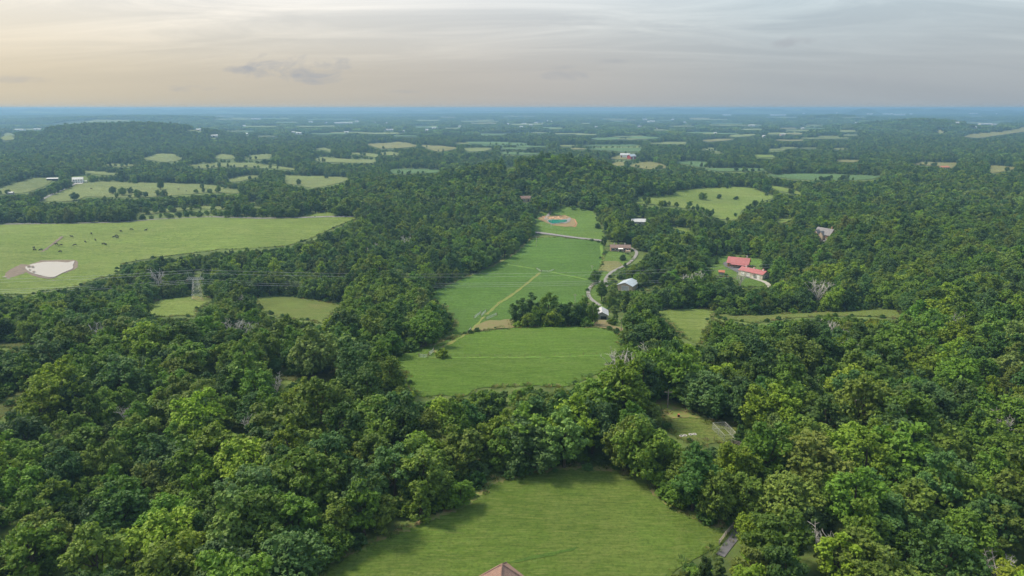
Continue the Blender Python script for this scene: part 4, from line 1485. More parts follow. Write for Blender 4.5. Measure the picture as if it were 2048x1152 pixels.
sheet("pond_bank", M_mud, soften([(8, 556), (16, 542), (40, 530), (60, 525), (95, 519), (150, 520), (158, 526), (154, 538), (140, 543), (120, 551), (108, 559), (85, 558), (62, 551), (52, 545), (40, 551), (20, 557)]), 0.12, jag=0.8)
level_sheet("pond", M_pond, [(50, 536), (56, 532), (72, 528), (90, 525), (120, 525), (134, 527), (148, 523), (150, 525), (146, 531), (147, 539), (136, 543), (122, 549), (110, 556), (95, 556), (80, 552), (64, 548), (54, 542)], 0.62)
for (a, b, c, d) in ((9, 555, 10, 1.2), (17, 558, 9, 1.0), (107, 562, 4, 1.4), (93, 500, 3.5, 1.2), (88, 503, 3, 0.8), (101, 492, 4, 1.2), (116, 481, 3, 1.2), (120, 476, 2.5, 0.9), (135, 469, 2.5, 0.8), (69, 516, 4, 0.7), (143, 495, 4, 0.7), (160, 501, 4, 0.7)):
    level_sheet("puddle", M_pond, [(a - c * 0.5, b + d * 0.2), (a - c * 0.2, b - d * 0.5), (a + c * 0.4, b - d * 0.4), (a + c * 0.5, b + d * 0.3), (a, b + d * 0.5)], 0.5, 2.0)
strip("muddy_ditch", M_mud, [(66, 517), (84, 505), (97, 496), (108, 487), (118, 480), (124, 474)], 1.6, 0.22, wob=0.4)
for (a, b, c, d) in ((58, 535, 9, 3.5), (66, 536, 7, 3), (60, 542, 6, 1.8), (68, 546, 8, 2.2)):
    sheet("mud_islet", M_mud, [(a - c / 2, b), (a - c / 4, b - d / 2), (a + c / 4, b - d / 2), (a + c / 2, b), (a, b + d / 2)], 0.85, step=2.0)
sheet("bare_earth", track_mat("scraped_earth", (0.27, 0.16, 0.10), (0.16, 0.17, 0.07), 0.5), [(1072, 437), (1090, 432), (1104, 432), (1130, 431), (1146, 438), (1154, 447), (1152, 455), (1130, 454), (1105, 452), (1092, 446)], 0.22, jag=1.0)
sheet("pool_rim", M_gravel, [(1092, 442), (1098, 440), (1120, 441), (1136, 438), (1140, 439), (1140, 443), (1133, 447), (1104, 450), (1098, 447)], 0.5)
level_sheet("pool", M_pool, [(1095, 443), (1102, 441), (1120, 441.5), (1135, 441.5), (1133, 445.5), (1118, 447.5), (1104, 449), (1099, 446.5)], 0.98)
strip("driveway", M_gravel, [(1139, 437), (1142, 441), (1138, 446), (1128, 448)], 2.2, 0.75)
strip("track", M_gravel, [(1091, 440), (1096, 430), (1106, 422), (1108, 417)], 3.0, 0.45)
strip("field_edge", M_clay, [(1148, 439), (1154, 446), (1154, 453), (1148, 455)], 1.4, 0.45, wob=0.3)

M_rock = plain_mat("tan_rock", (0.52, 0.33, 0.21), 0.9, 0.3, 1.2, 0.2, obj=True)


def rock_mesh(seed):
    rng = random.Random(seed)
    me = bpy.data.meshes.new("boulder")
    import bmesh
    bm = bmesh.new()
    bmesh.ops.create_icosphere(bm, subdivisions=2, radius=1.0)
    for vtx in bm.verts:
        k = 0.75 + 0.45 * rng.random()
        vtx.co = Vector((vtx.co.x * k * 1.25, vtx.co.y * k, max(-0.3, vtx.co.z * k * 0.7)))
    bm.to_mesh(me)
    bm.free()
    me.materials.append(M_rock)
    return me


ROCKS = [rock_mesh(k) for k in range(4)]
k = 0
for t_ in range(38):
    u = 1086 + (t_ * 53 % 100) / 100 * 52
    v = 434 + 5.2 * ((t_ * 37) % 100) / 100 + 0.03 * (u - 1100)
    p = at(u, v)
    o = link("boulder", ROCKS[t_ % 4], None, (p.x, p.y, p.z + 0.4))
    s_ = 0.5 + 0.9 * ((t_ * 29) % 100) / 100
    o.scale = (s_, s_, s_)
    o.rotation_euler = (0, 0, t_ * 1.7)
    tag(o, "tan boulder in the heap of rocks behind the turquoise pool", "boulder", "boulders behind the turquoise pool")

# ------------------------------------------------------------------ buildings
def ribbed(name, col, period=0.45, rough=0.45, metal=0.0, axis=0, dirt=0.15):
    """Painted sheet metal with standing ribs."""
    m = Mat(name, rough, 0.4)
    p = m.pos(obj=True)
    w = m.node("ShaderNodeTexWave", wave_type='BANDS', bands_direction='XYZ'[axis])
    w.inputs['Scale'].default_value = 0.314 / period
    m.t.links.new(p, w.inputs['Vector'])
    n = m.noise(p, 0.5, 5.0, 0.65, 0.4)
    c = m.mix(m.ramp(n, [(0.35, 0.0), (0.7, 1.0)]), shade(col, 1 - dirt), shade(col, 1 + dirt))
    c = m.mix(m.ramp(w.outputs['Fac'], [(0.0, 0.35), (0.2, 0.0)]), c, shade(col, 0.6))
    m.color(c)
    m.b.inputs['Metallic'].default_value = metal
    m.bump(w.outputs['Fac'], 0.4, 0.04)
    return m.m


def shingle(name, col, var=0.2):
    m = Mat(name, 0.9, 0.15)
    p = m.pos(obj=True)
    b = m.node("ShaderNodeTexBrick")
    b.inputs['Scale'].default_value = 3.0
    b.inputs['Mortar Size'].default_value = 0.03
    b.inputs['Color1'].default_value = (*shade(col, 1 - var), 1)
    b.inputs['Color2'].default_value = (*shade(col, 1 + var), 1)
    b.inputs['Mortar'].default_value = (*shade(col, 0.5), 1)
    m.t.links.new(m.pos((1, 1, 1), 0.0, True), b.inputs['Vector'])
    n = m.noise(p, 1.0, 5.0, 0.65)
    m.color(m.mix(m.ramp(n, [(0.3, 0.5), (0.7, 0.0)]), b.outputs['Color'], shade(col, 0.7)))
    return m.m


M_white = plain_mat("white_paint", (0.78, 0.77, 0.74), 0.6, 0.05, 0.6, 0.3, obj=True)
M_cream = plain_mat("cream_siding", (0.62, 0.57, 0.46), 0.7, 0.06, 0.6, 0.3, obj=True)
M_log = plain_mat("log_wall", (0.42, 0.20, 0.09), 0.7, 0.25, 1.2, 0.3, obj=True)
M_brick = plain_mat("brick_wall", (0.36, 0.21, 0.16), 0.85, 0.2, 2.0, 0.2, obj=True)
M_tanwall = plain_mat("tan_wall", (0.48, 0.38, 0.29), 0.85, 0.12, 1.0, 0.2, obj=True)
M_dark = plain_mat("dark_parts_and_doorway_shade", (0.018, 0.018, 0.02), 0.6, 0.1, 1.0, 0.3, obj=True)  # dark doors and parts; on open sheds the inside's shade as colour
M_glass = Mat("window_glass", 0.08, 0.6).color((0.035, 0.045, 0.06)).m
M_greywall = plain_mat("weathered_boards", (0.34, 0.33, 0.32), 0.85, 0.2, 1.5, 0.2, obj=True)
M_redroof = ribbed("red_metal_roof", (0.35, 0.115, 0.115), 0.5)
M_bluewhite = ribbed("pale_metal_roof", (0.38, 0.44, 0.50), 0.6)
M_greyroof = ribbed("grey_metal_roof", (0.42, 0.42, 0.44), 0.5)
M_whiteroof = ribbed("white_metal_roof", (0.46, 0.47, 0.48), 0.6)
M_brownroof = shingle("brown_shingles", (0.22, 0.155, 0.135))
M_greyshing = shingle("grey_shingles", (0.25, 0.24, 0.25))
M_rosy = shingle("rosy_brown_shingles", (0.34, 0.215, 0.175), 0.22)
M_whshing = shingle("bleached_shingles", (0.72, 0.71, 0.69), 0.06)
M_barnred = plain_mat("barn_red", (0.38, 0.055, 0.05), 0.8, 0.15, 1.0, 0.2, obj=True)
M_chim = plain_mat("chimney_stone", (0.45, 0.42, 0.39), 0.9, 0.2, 2.0, 0.2, obj=True)
M_rust = plain_mat("rusty_roof", (0.42, 0.17, 0.10), 0.8, 0.25, 1.2, 0.2, obj=True)


def gable_walls(L, W, H, R):
    """Four walls with two gables; the ridge runs along x."""
    l, w = L / 2, W / 2
    pts = [(-l, -w, -0.8), (l, -w, -0.8), (l, w, -0.8), (-l, w, -0.8), (-l, -w, H), (l, -w, H), (l, w, H), (-l, w, H), (-l, 0, H + R), (l, 0, H + R)]
    return MB().poly(pts, [(0, 1, 5, 4), (2, 3, 7, 6), (1, 2, 6, 9, 5), (3, 0, 4, 8, 7), (0, 3, 2, 1)])


def gable_roof(L, W, H, R, eave=0.45, t=0.14):
    l, w = L / 2 + eave, W / 2 + eave
    k = R / (W / 2)
    ze = H - eave * k + 0.02
    zr = H + R + 0.02
    mb = MB()
    for s in (-1, 1):
        pts = [(-l, s * w, ze), (l, s * w, ze), (l, 0, zr), (-l, 0, zr)]
        up = [(a, b, c + t) for a, b, c in pts]
        f = [(4, 5, 6, 7), (3, 2, 1, 0), (0, 1, 5, 4), (1, 2, 6, 5), (2, 3, 7, 6), (3, 0, 4, 7)]
        if s > 0:
            f = [tuple(reversed(q)) for q in f]
        mb.poly(pts + up, f)
    return mb


def hip_roof(L, W, H, R, eave=0.5):
    l, w = L / 2 + eave, W / 2 + eave
    rl = max(0.02, L / 2 - W / 2)
    pts = [(-l, -w, H), (l, -w, H), (l, w, H), (-l, w, H), (-rl, 0, H + R), (rl, 0, H + R)]
    return MB().poly(pts, [(0, 1, 5, 4), (2, 3, 4, 5), (1, 2, 5), (3, 0, 4), (3, 2, 1, 0)])


def opening(name, parent, mat, wall, a, b, z0, z1, L, W, frame=None):
    """A door or window on a wall: F front (-y), B back, E (+x), W (-x); a..b along the wall."""
    d = 0.06

    def bx(a0, a1, c0, c1, o):
        m = MB()
        if wall == 'F':
            m.box(a0, a1, -W / 2 - o, -W / 2 + 0.02, c0, c1)
        elif wall == 'B':
            m.box(a0, a1, W / 2 - 0.02, W / 2 + o, c0, c1)
        elif wall == 'E':
            m.box(L / 2 - 0.02, L / 2 + o, a0, a1, c0, c1)
        else:
            m.box(-L / 2 - o, -L / 2 + 0.02, a0, a1, c0, c1)
        return m
    o = bx(a, b, z0, z1, d).build(name, mat, parent)
    if frame is not None:
        m = MB()
        for (p0, p1, q0, q1) in ((a - 0.14, a, z0 - 0.12, z1 + 0.14), (b, b + 0.14, z0 - 0.12, z1 + 0.14), (a, b, z1, z1 + 0.14), (a, b, z0 - 0.12, z0)):
            t_ = bx(p0, p1, q0, q1, d + 0.05)
            m.poly(t_.v, t_.f)
        m.build("frame", frame, o)
    return o


def put_building(name, u, v, rz, label, cat="building", group=None, drop=0.0):
    p = at(u, v)
    e = empty(name, (p.x, p.y, p.z - drop), rz)
    return tag(e, label, cat, group)


R_ = math.radians
# pale metal barn
e = put_building("metal_barn", 1256, 577, R_(62), "pale metal barn with blue-white roof among the trees by the drive", "barn")
gable_walls(12, 9, 3.2, 1.7).build("wall", M_tanwall, e)
gable_roof(12, 9, 3.2, 1.7).build("roof", M_bluewhite, e)
opening("door", e, M_whiteroof, 'W', -2.2, 1.8, 0, 2.8, 12, 9, M_white)
opening("door", e, M_white, 'F', 3, 4.2, 0, 2.1, 12, 9)
# open-fronted grey shed
e = put_building("grey_shed", 1203, 637, R_(84), "grey open-fronted shed with light roof beside the copse", "shed")
gable_walls(8.5, 5.6, 3.0, 1.5).build("wall", M_greywall, e)
gable_roof(8.5, 5.6, 3.0, 1.5).build("roof", M_greyroof, e)
opening("doorway_shade", e, M_dark, 'W', -2.2, 0.6, 0, 2.5, 8.5, 5.6, M_greywall)  # dark panel on the solid wall, painted as the shade inside
# its broken white lean-to
e = put_building("lean_to_shed", 1195, 632, R_(84), "small broken lean-to with white patched roof left of the grey shed", "shed")
MB().box(-3, 3, -1.3, 1.3, -0.6, 2.2).build("wall", M_greywall, e)
MB().poly([(-3.4, -1.7, 2.7), (-0.3, -1.7, 2.7), (-0.3, 1.6, 2.2), (-3.4, 1.6, 2.2), (-3.4, -1.7, 2.8), (-0.3, -1.7, 2.8), (-0.3, 1.6, 2.3), (-3.4, 1.6, 2.3)],
          [(3, 2, 1, 0), (4, 5, 6, 7), (0, 1, 5, 4), (1, 2, 6, 5), (2, 3, 7, 6), (3, 0, 4, 7)]).build("roof_sheet", M_whiteroof, e)
MB().poly([(0.6, -1.7, 2.75), (3.4, -1.7, 2.75), (3.2, 1.4, 2.2), (0.8, 1.2, 2.25), (0.6, -1.7, 2.85), (3.4, -1.7, 2.85), (3.2, 1.4, 2.3), (0.8, 1.2, 2.35)],
          [(3, 2, 1, 0), (4, 5, 6, 7), (0, 1, 5, 4), (1, 2, 6, 5), (2, 3, 7, 6), (3, 0, 4, 7)]).build("roof_sheet", M_whiteroof, e)
# ranch house
e = put_building("ranch_house", 1240, 501, R_(-3), "long low ranch house with brown roof and two chimneys on the lawn", "house")
gable_walls(14.5, 8, 2.9, 1.5).build("wall", M_brick, e)
gable_roof(14.5, 8, 2.9, 1.5, 0.6).build("roof", M_brownroof, e)
for (a, b) in ((-6.6, -4.4), (-3.4, -2.2), (2.2, 3.4), (4.6, 5.8)):
    opening("window", e, M_glass, 'F', a, b, 0.9, 2.2, 14.5, 8, M_white)
opening("door", e, M_dark, 'F', -0.6, 0.5, 0, 2.1, 14.5, 8, M_white)
for cx, hh in ((-4.4, 5.6), (3.6, 5.6)):
    MB().box(cx - 0.4, cx + 0.4, 0.3, 1.1, 3.0, hh).build("chimney", M_chim, e)
po = MB().poly([(-1.9, -6.4, 2.35), (1.7, -6.4, 2.35), (1.7, -4.2, 2.75), (-1.9, -4.2, 2.75), (-1.9, -6.4, 2.47), (1.7, -6.4, 2.47), (1.7, -4.2, 2.87), (-1.9, -4.2, 2.87)],
               [(3, 2, 1, 0), (4, 5, 6, 7), (0, 1, 5, 4), (1, 2, 6, 5), (2, 3, 7, 6), (3, 0, 4, 7)]).build("porch_roof", M_white, e)
for cx in (-1.7, 1.5):
    MB().box(cx - 0.09, cx + 0.09, -6.3, -6.1, -0.4, 2.35).build("porch_post", M_white, e)
MB().box(3.6, 7.2, -7.2, -4.05, -0.9, 1.1).build("patio_wall", M_tanwall, e)
# log house with red roof
e = put_building("log_house", 1477, 533, R_(-28), "log house with red metal roof and chimney behind the asphalt drive", "house")
gable_walls(13, 8.5, 3.2, 2.9).build("wall", M_log, e)
gable_roof(13, 8.5, 3.2, 2.9, 0.7).build("roof", M_redroof, e)
MB().box(4.2, 5.2, 0.2, 1.2, 4.0, 7.6).build("chimney", M_chim, e)
for (a, b) in ((-5.0, -3.6), (-1.4, 0.0), (3.6, 5.2)):
    opening("window", e, M_glass, 'F', a, b, 0.9, 2.3, 13, 8.5, M_white)
opening("door", e, M_dark, 'F', 1.2, 2.2, 0, 2.1, 13, 8.5)
opening("window", e, M_glass, 'W', -1.2, 1.2, 3.3, 4.7, 13, 8.5, M_white)
MB().poly([(-4.2, -6.6, 2.3), (6.4, -6.6, 2.3), (6.4, -4.6, 2.78), (-4.2, -4.6, 2.78), (-4.2, -6.6, 2.42), (6.4, -6.6, 2.42), (6.4, -4.6, 2.9), (-4.2, -4.6, 2.9)],
          [(3, 2, 1, 0), (4, 5, 6, 7), (0, 1, 5, 4), (1, 2, 6, 5), (2, 3, 7, 6), (3, 0, 4, 7)]).build("porch_roof", M_redroof, e)
for cx in (-4.0, -0.6, 2.8, 6.2):
    MB().box(cx - 0.1, cx + 0.1, -6.5, -6.3, -0.5, 2.3).build("porch_post", M_log, e)
# long cream garage
e = put_building("long_garage", 1507, 553, R_(-52), "long cream garage with red metal roof and white cupolas by the drive", "garage")
gable_walls(17, 7.5, 3.3, 1.7).build("wall", M_cream, e)
gable_roof(17, 7.5, 3.3, 1.7, 0.35).build("roof", M_redroof, e)
for cx in (-5.5, 0.0, 6.4):
    c_ = MB().box(cx - 0.45, cx + 0.45, -0.45, 0.45, 4.75, 5.7).build("cupola", M_white, e)
    MB().poly([(cx - 0.6, -0.6, 5.71), (cx + 0.6, -0.6, 5.71), (cx + 0.6, 0.6, 5.71), (cx - 0.6, 0.6, 5.71), (cx, 0, 6.3)], [(0, 1, 4), (1, 2, 4), (2, 3, 4), (3, 0, 4), (3, 2, 1, 0)]).build("cap", M_redroof, c_)
for (a, b) in ((-6.8, -4.0), (-3.0, -0.2), (4.6, 6.6)):
    opening("garage_door", e, M_white, 'F', a, b, 0, 2.6, 17, 7.5, M_cream)
opening("door", e, M_white, 'F', 1.6, 2.6, 0, 2.1, 17, 7.5)
MB().poly([(0.9, -5.4, 2.4), (3.4, -5.4, 2.4), (3.4, -3.8, 2.9), (0.9, -3.8, 2.9), (0.9, -5.4, 2.5), (3.4, -5.4, 2.5), (3.4, -3.8, 3.0), (0.9, -3.8, 3.0)],
          [(3, 2, 1, 0), (4, 5, 6, 7), (0, 1, 5, 4), (1, 2, 6, 5), (2, 3, 7, 6), (3, 0, 4, 7)]).build("door_canopy", M_brownroof, e)
opening("window", e, M_glass, 'E', -1.0, 1.0, 1.0, 2.2, 17, 7.5, M_white)
# little rusty shed on the lawn
e = put_building("garden_shed", 1443, 549, R_(-20), "little shed with rusty red roof at the edge of the lawn", "shed")
gable_walls(3.4, 2.8, 1.9, 0.9).build("wall", M_greywall, e)
gable_roof(3.4, 2.8, 1.9, 0.9, 0.3).build("roof", M_rust, e)
opening("doorway_shade", e, M_dark, 'E', -0.8, 0.8, 0, 1.7, 3.4, 2.8)  # wall stays closed; the dark inside is a painted panel of shade
# brick house with steep grey gables
e = put_building("gabled_house", 1649, 480, R_(-60), "brick house with steep grey gables deep in the right wood", "house")
gable_walls(13, 8, 5.0, 4.0).build("wall", M_brick, e)
gable_roof(13, 8, 5.0, 4.0, 0.5).build("roof", M_greyshing, e)
for (cx, hh) in ((-3.6, 3.2), (0.4, 2.7)):
    m = MB().poly([(cx - 1.9, -6.2, -0.8), (cx + 1.9, -6.2, -0.8), (cx + 1.9, -3.9, -0.8), (cx - 1.9, -3.9, -0.8), (cx - 1.9, -6.2, 4.6), (cx + 1.9, -6.2, 4.6), (cx + 1.9, -3.9, 4.6), (cx - 1.9, -3.9, 4.6), (cx, -6.2, 4.6 + hh), (cx, -3.0, 4.6 + hh)],
                  [(0, 1, 5, 8, 4), (0, 4, 7, 3), (1, 2, 6, 5)])
    g = m.build("gable_wing", M_tanwall, e)
    MB().poly([(cx - 2.2, -6.5, 4.2), (cx, -6.5, 4.75 + hh), (cx, -2.6, 4.75 + hh), (cx - 2.2, -3.4, 4.2), (cx + 2.2, -6.5, 4.2), (cx + 2.2, -3.4, 4.2)], [(0, 1, 2, 3), (1, 4, 5, 2)]).build("wing_roof", M_greyshing, g)
    MB().box(cx - 0.7, cx + 0.7, -6.27, -6.15, 1.0, 2.6).build("window", M_glass, g)
opening("door", e, M_white, 'F', 3.4, 4.6, 0, 2.3, 13, 8)
MB().box(3.9, 4.8, 0.6, 1.5, 7.5, 10.6).build("chimney", M_brick, e)
# white farmhouse
e = put_building("white_farmhouse", 157, 366, R_(24), "white two-storey farmhouse at the top of its gravel drive", "house")
gable_walls(13, 8, 5.6, 2.6).build("wall", M_white, e)
gable_roof(13, 8, 5.6, 2.6, 0.4).build("roof", M_whshing, e)
for (a, b) in ((-5.2, -4.2), (-2.4, -1.4), (0.8, 1.8), (3.8, 4.8)):
    opening("window", e, M_glass, 'F', a, b, 3.6, 5.0, 13, 8, M_white)
    opening("window", e, M_glass, 'F', a, b, 0.9, 2.3, 13, 8, M_white)
for (a, b) in ((-2.0, -1.0), (1.0, 2.0)):
    opening("window", e, M_glass, 'E', a, b, 3.4, 4.8, 13, 8, M_white)
opening("door", e, M_dark, 'E', -0.5, 0.5, 0, 2.2, 13, 8)
MB().box(-11.5, -6.51, -3.5, 3.0, -0.8, 2.8).build("side_wing", M_white, e)
MB().poly([(-11.8, -3.8, 2.81), (-6.52, -3.8, 2.81), (-6.52, 3.3, 2.81), (-11.8, 3.3, 2.81), (-11.8, -0.2, 4.3), (-6.52, -0.2, 4.3)], [(0, 1, 5, 4), (2, 3, 4, 5), (3, 0, 4), (3, 2, 1, 0)]).build("wing_roof", M_whshing, e)
MB().box(6.51, 10.5, -3.6, 3.6, 2.5, 2.75).build("porch_roof", M_white, e)
for (a, b) in ((10.2, -3.4), (10.2, 0.0), (10.2, 3.4)):
    MB().box(a - 0.12, a + 0.12, b - 0.12, b + 0.12, -0.8, 2.5).build("porch_post", M_white, e)
# long farm shed left of it
e = put_building("farm_shed", 107, 361, R_(12), "long dark farm shed with white roof left of the white farmhouse", "shed")
gable_walls(15, 7, 3.0, 1.0).build("wall", M_dark, e)
gable_roof(15, 7, 3.0, 1.0, 0.6).build("roof", M_whiteroof, e)
e = put_building("farm_shed", 22, 389, R_(10), "tiny white-roofed shed above the trees at the left edge", "shed")
gable_walls(6, 4, 2.6, 0.8).build("wall", M_greywall, e)
gable_roof(6, 4, 2.6, 0.8, 0.4).build("roof", M_whiteroof, e)
# farmstead far out: white barn and red barn
e = put_building("white_barn", 1250, 315, R_(-12), "white barn next to a red barn far behind the wooded hill", "barn")
gable_walls(20, 10, 6, 3).build("wall", M_white, e)
gable_roof(20, 10, 6, 3, 0.6).build("roof", M_whiteroof, e)
opening("door", e, M_barnred, 'F', -9, -6, 0, 4, 20, 10)
e = put_building("red_barn", 1263, 318, R_(35), "red barn with pale roof far behind the wooded hill", "barn")
gable_walls(16, 11, 6, 4).build("wall", M_barnred, e)
gable_roof(16, 11, 6, 4, 0.6).build("roof", M_bluewhite, e)
opening("door", e, M_white, 'F', -2, 2, 0, 4, 16, 11)
# roofs among the trees
for (u, v, rz, L, W, mt, wm, lb) in ((1053, 402, 10, 13, 8, M_brownroof, M_tanwall, "brown roofed house half hidden in the wood above the pool"),
                                     (1277, 449, -8, 12, 7, M_whiteroof, M_greywall, "white roof glimpsed in the trees right of the pool lawn"),
                                     (1312, 463, 0, 16, 6, M_whiteroof, M_white, "long white roof in the trees above the ranch house"),
                                     (1887, 338, 15, 16, 9, M_rust, M_tanwall, "rust-roofed house by the golden field near the right edge")):
    e = put_building("house", u, v, R_(rz), lb, "house")
    gable_walls(L, W, 3.2, 2.0).build("wall", wm, e)
    gable_roof(L, W, 3.2, 2.0, 0.5).build("roof", mt, e)
    opening("window", e, M_glass, 'F', -L * 0.3, -L * 0.3 + 1.3, 1.0, 2.2, L, W, M_white)
    opening("door", e, M_dark, 'F', 0.5, 1.6, 0, 2.1, L, W)
# the house right below the camera: only the tip of its pyramid roof rises into the picture
APEX_Z = 33.5
aa_, bb_ = (1004.0 - 1024.0) / F, (576.0 - 1128.0) / F
dirv = Vector((aa_, CP + bb_ * SP, -SP + bb_ * CP))
tt_ = (APEX_Z - CAM_Z) / dirv.z
apx = dirv * tt_
gz = float(terrain(apx.x, apx.y))
e = tag(empty("pyramid_roof_house", (apx.x, apx.y, gz), R_(40)), "rosy-brown shingled pyramid roof tip at the bottom edge", "house")
hh = APEX_Z - gz
MB().box(-4.6, 4.6, -4.6, 4.6, -1.0, hh - 4.6).build("wall", M_brick, e)
n_ = 5.3
rf = MB().poly([(-n_, -n_, hh - 5.2), (n_, -n_, hh - 5.2), (n_, n_, hh - 5.2), (-n_, n_, hh - 5.2), (0, 0, hh)], [(0, 1, 4), (1, 2, 4), (2, 3, 4), (3, 0, 4), (3, 2, 1, 0)]).build("roof", M_rosy, e)
for (sx, sy) in ((-1, -1), (1, -1), (1, 1), (-1, 1)):
    MB().bar((sx * n_, sy * n_, hh - 5.2), (0, 0, hh + 0.02), 0.11, 5).build("hip_cap", M_rosy, rf)
for w_ in 'FBEW':
    opening("window", e, M_glass, w_, -0.9, 0.9, 0.9, 2.3, 9.2, 9.2, M_white)

# buildings on the far plain
M_farwhite = plain_mat("far_white_wall", (0.74, 0.74, 0.73), 0.6, 0.05, 0.1, 0.3, obj=True)
M_farroof = plain_mat("far_pale_roof", (0.62, 0.64, 0.66), 0.5, 0.08, 0.1, 0.4, obj=True)
M_fartan = plain_mat("far_tan_wall", (0.55, 0.42, 0.36), 0.7, 0.1, 0.1, 0.2, obj=True)
FB = []
for i, (u, v, w, kd) in enumerate(FARB):
    p = at(u, v)
    L = w * px_m(p)
    W = max(10.0, 0.35 * L)
    H = max(5.0, min(13.0, 1.7 * px_m(p)))
    e = empty("warehouse" if L > 60 else "farm_building", (p.x, p.y, p.z), R_((i * 37) % 24 - 12))
    wall = M_fartan if kd == 3 else M_farwhite
    gable_walls(L, W, H, H * 0.3).build("wall", wall, e)
    gable_roof(L, W, H, H * 0.3, 0.8, 0.4).build("roof", M_farwhite if kd == 1 else M_farroof, e)
    opening("door", e, M_dark, 'F', -L * 0.1, -L * 0.1 + 4, 0, 4, L, W)
    FB.append((e, L, kd, u, v))
ROWS = {}
for (e, L, kd, u, v) in FB:
    kind = "small tan building" if kd == 3 else "long white warehouse" if L > 60 else "small white building"
    far = "just under the horizon" if v < 236 else "far out on the plain" if v < 250 else "on the plain" if v < 262 else "on the nearer plain"
    third = "at far left" if u < 330 else "left of centre" if u < 700 else "near the middle" if u < 1250 else "right of centre" if u < 1650 else "at far right"
    ROWS.setdefault((kind, far, third), []).append(e)
for (kind, far, third), es in ROWS.items():
    for k, e in enumerate(es):
        tag(e, "%s %s %s%s" % (kind, far, third, ", " + ORD[k].replace(" the", "") if len(es) > 1 else ""), "building", "buildings on the far plain")
# water towers on the horizon
for (u, v, hp, lb) in ((1673, 231, 6, "pale water tower rising from the far right plain"), (1992, 231, 5, "white water tower near the right end of the horizon"), (1103, 248, 6, "pale silo by the far buildings at centre")):
    p = at(u, v)
    h = hp * px_m(p)
    e = tag(empty("water_tower", p), lb, "tower")
    MB().bar((0, 0, -2), (0, 0, h * 0.7), h * 0.07, 8).build("stem", M_farwhite, e)
    prof = [(0.07, 0.62), (0.2, 0.7), (0.27, 0.8), (0.24, 0.92), (0.12, 0.99), (0.01, 1.0)]
    MB().tube([(0, 0, h * b) for a, b in prof], [h * a for a, b in prof], 12).build("tank", M_farwhite, e)

# ------------------------------------------------------------------ poles, pylon, wires
M_pole = plain_mat("pole_wood", (0.30, 0.26, 0.22), 0.85, 0.2, 1.5, 0.2, obj=True)
M_palepole = plain_mat("pale_pole_wood", (0.50, 0.46, 0.40), 0.85, 0.15, 1.5, 0.2, obj=True)
M_steel = plain_mat("galvanised_steel", (0.55, 0.56, 0.57), 0.5, 0.12, 0.8, 0.4, obj=True, metal=0.3)
M_wire = plain_mat("wire_metal", (0.42, 0.43, 0.44), 0.4, 0.05, 0.2, 0.4, metal=0.3)
M_insul = plain_mat("insulator", (0.30, 0.16, 0.11), 0.4, 0.1, 2.0, 0.5, obj=True)
POLES = [(1072.5, 494, 22, 1, "pale utility pole at the left edge of the long field"), (1102, 456, 17, 1, "pale utility pole in front of the turquoise pool"),
         (1242, 664, 30, 0, "utility pole on bare earth right of the grey shed"), (1335, 817, 40, 0, "brown utility pole at the top of the kennel clearing"),
         (1150, 607, 20, 1, "thin pole in the long field left of the drive bend"), (1184, 540, 10, 1, "short pole in the long field near the drive"),
         (135, 447, 12, 1, "leaning utility pole beside the road behind the pasture"), (175, 366, 14, 0, "thin pole right of the white farmhouse"),
         (1212, 757, 20, 1, "pale pole at the right edge of the domed field")]
for (u, v, hp, kd, lb) in POLES:
    p = at(u, v)
    h = hp * px_m(p)
    e = tag(empty("utility_pole", p, random.uniform(-0.6, 0.6)), lb, "pole", "utility poles")
    mt = M_palepole if kd else M_pole
    MB().bar((0, 0, -0.8), (0, 0, h), 0.17, 8, 0.12).build("pole", mt, e)
    ca = MB().box(-1.1, 1.1, -0.07, 0.07, h - 0.75, h - 0.58).build("crossarm", mt, e)
    for cx in (-0.95, 0.0, 0.95):
        MB().bar((cx, 0, h - 0.58), (cx, 0, h - 0.36), 0.06, 6, 0.04).build("insulator", M_insul, ca)


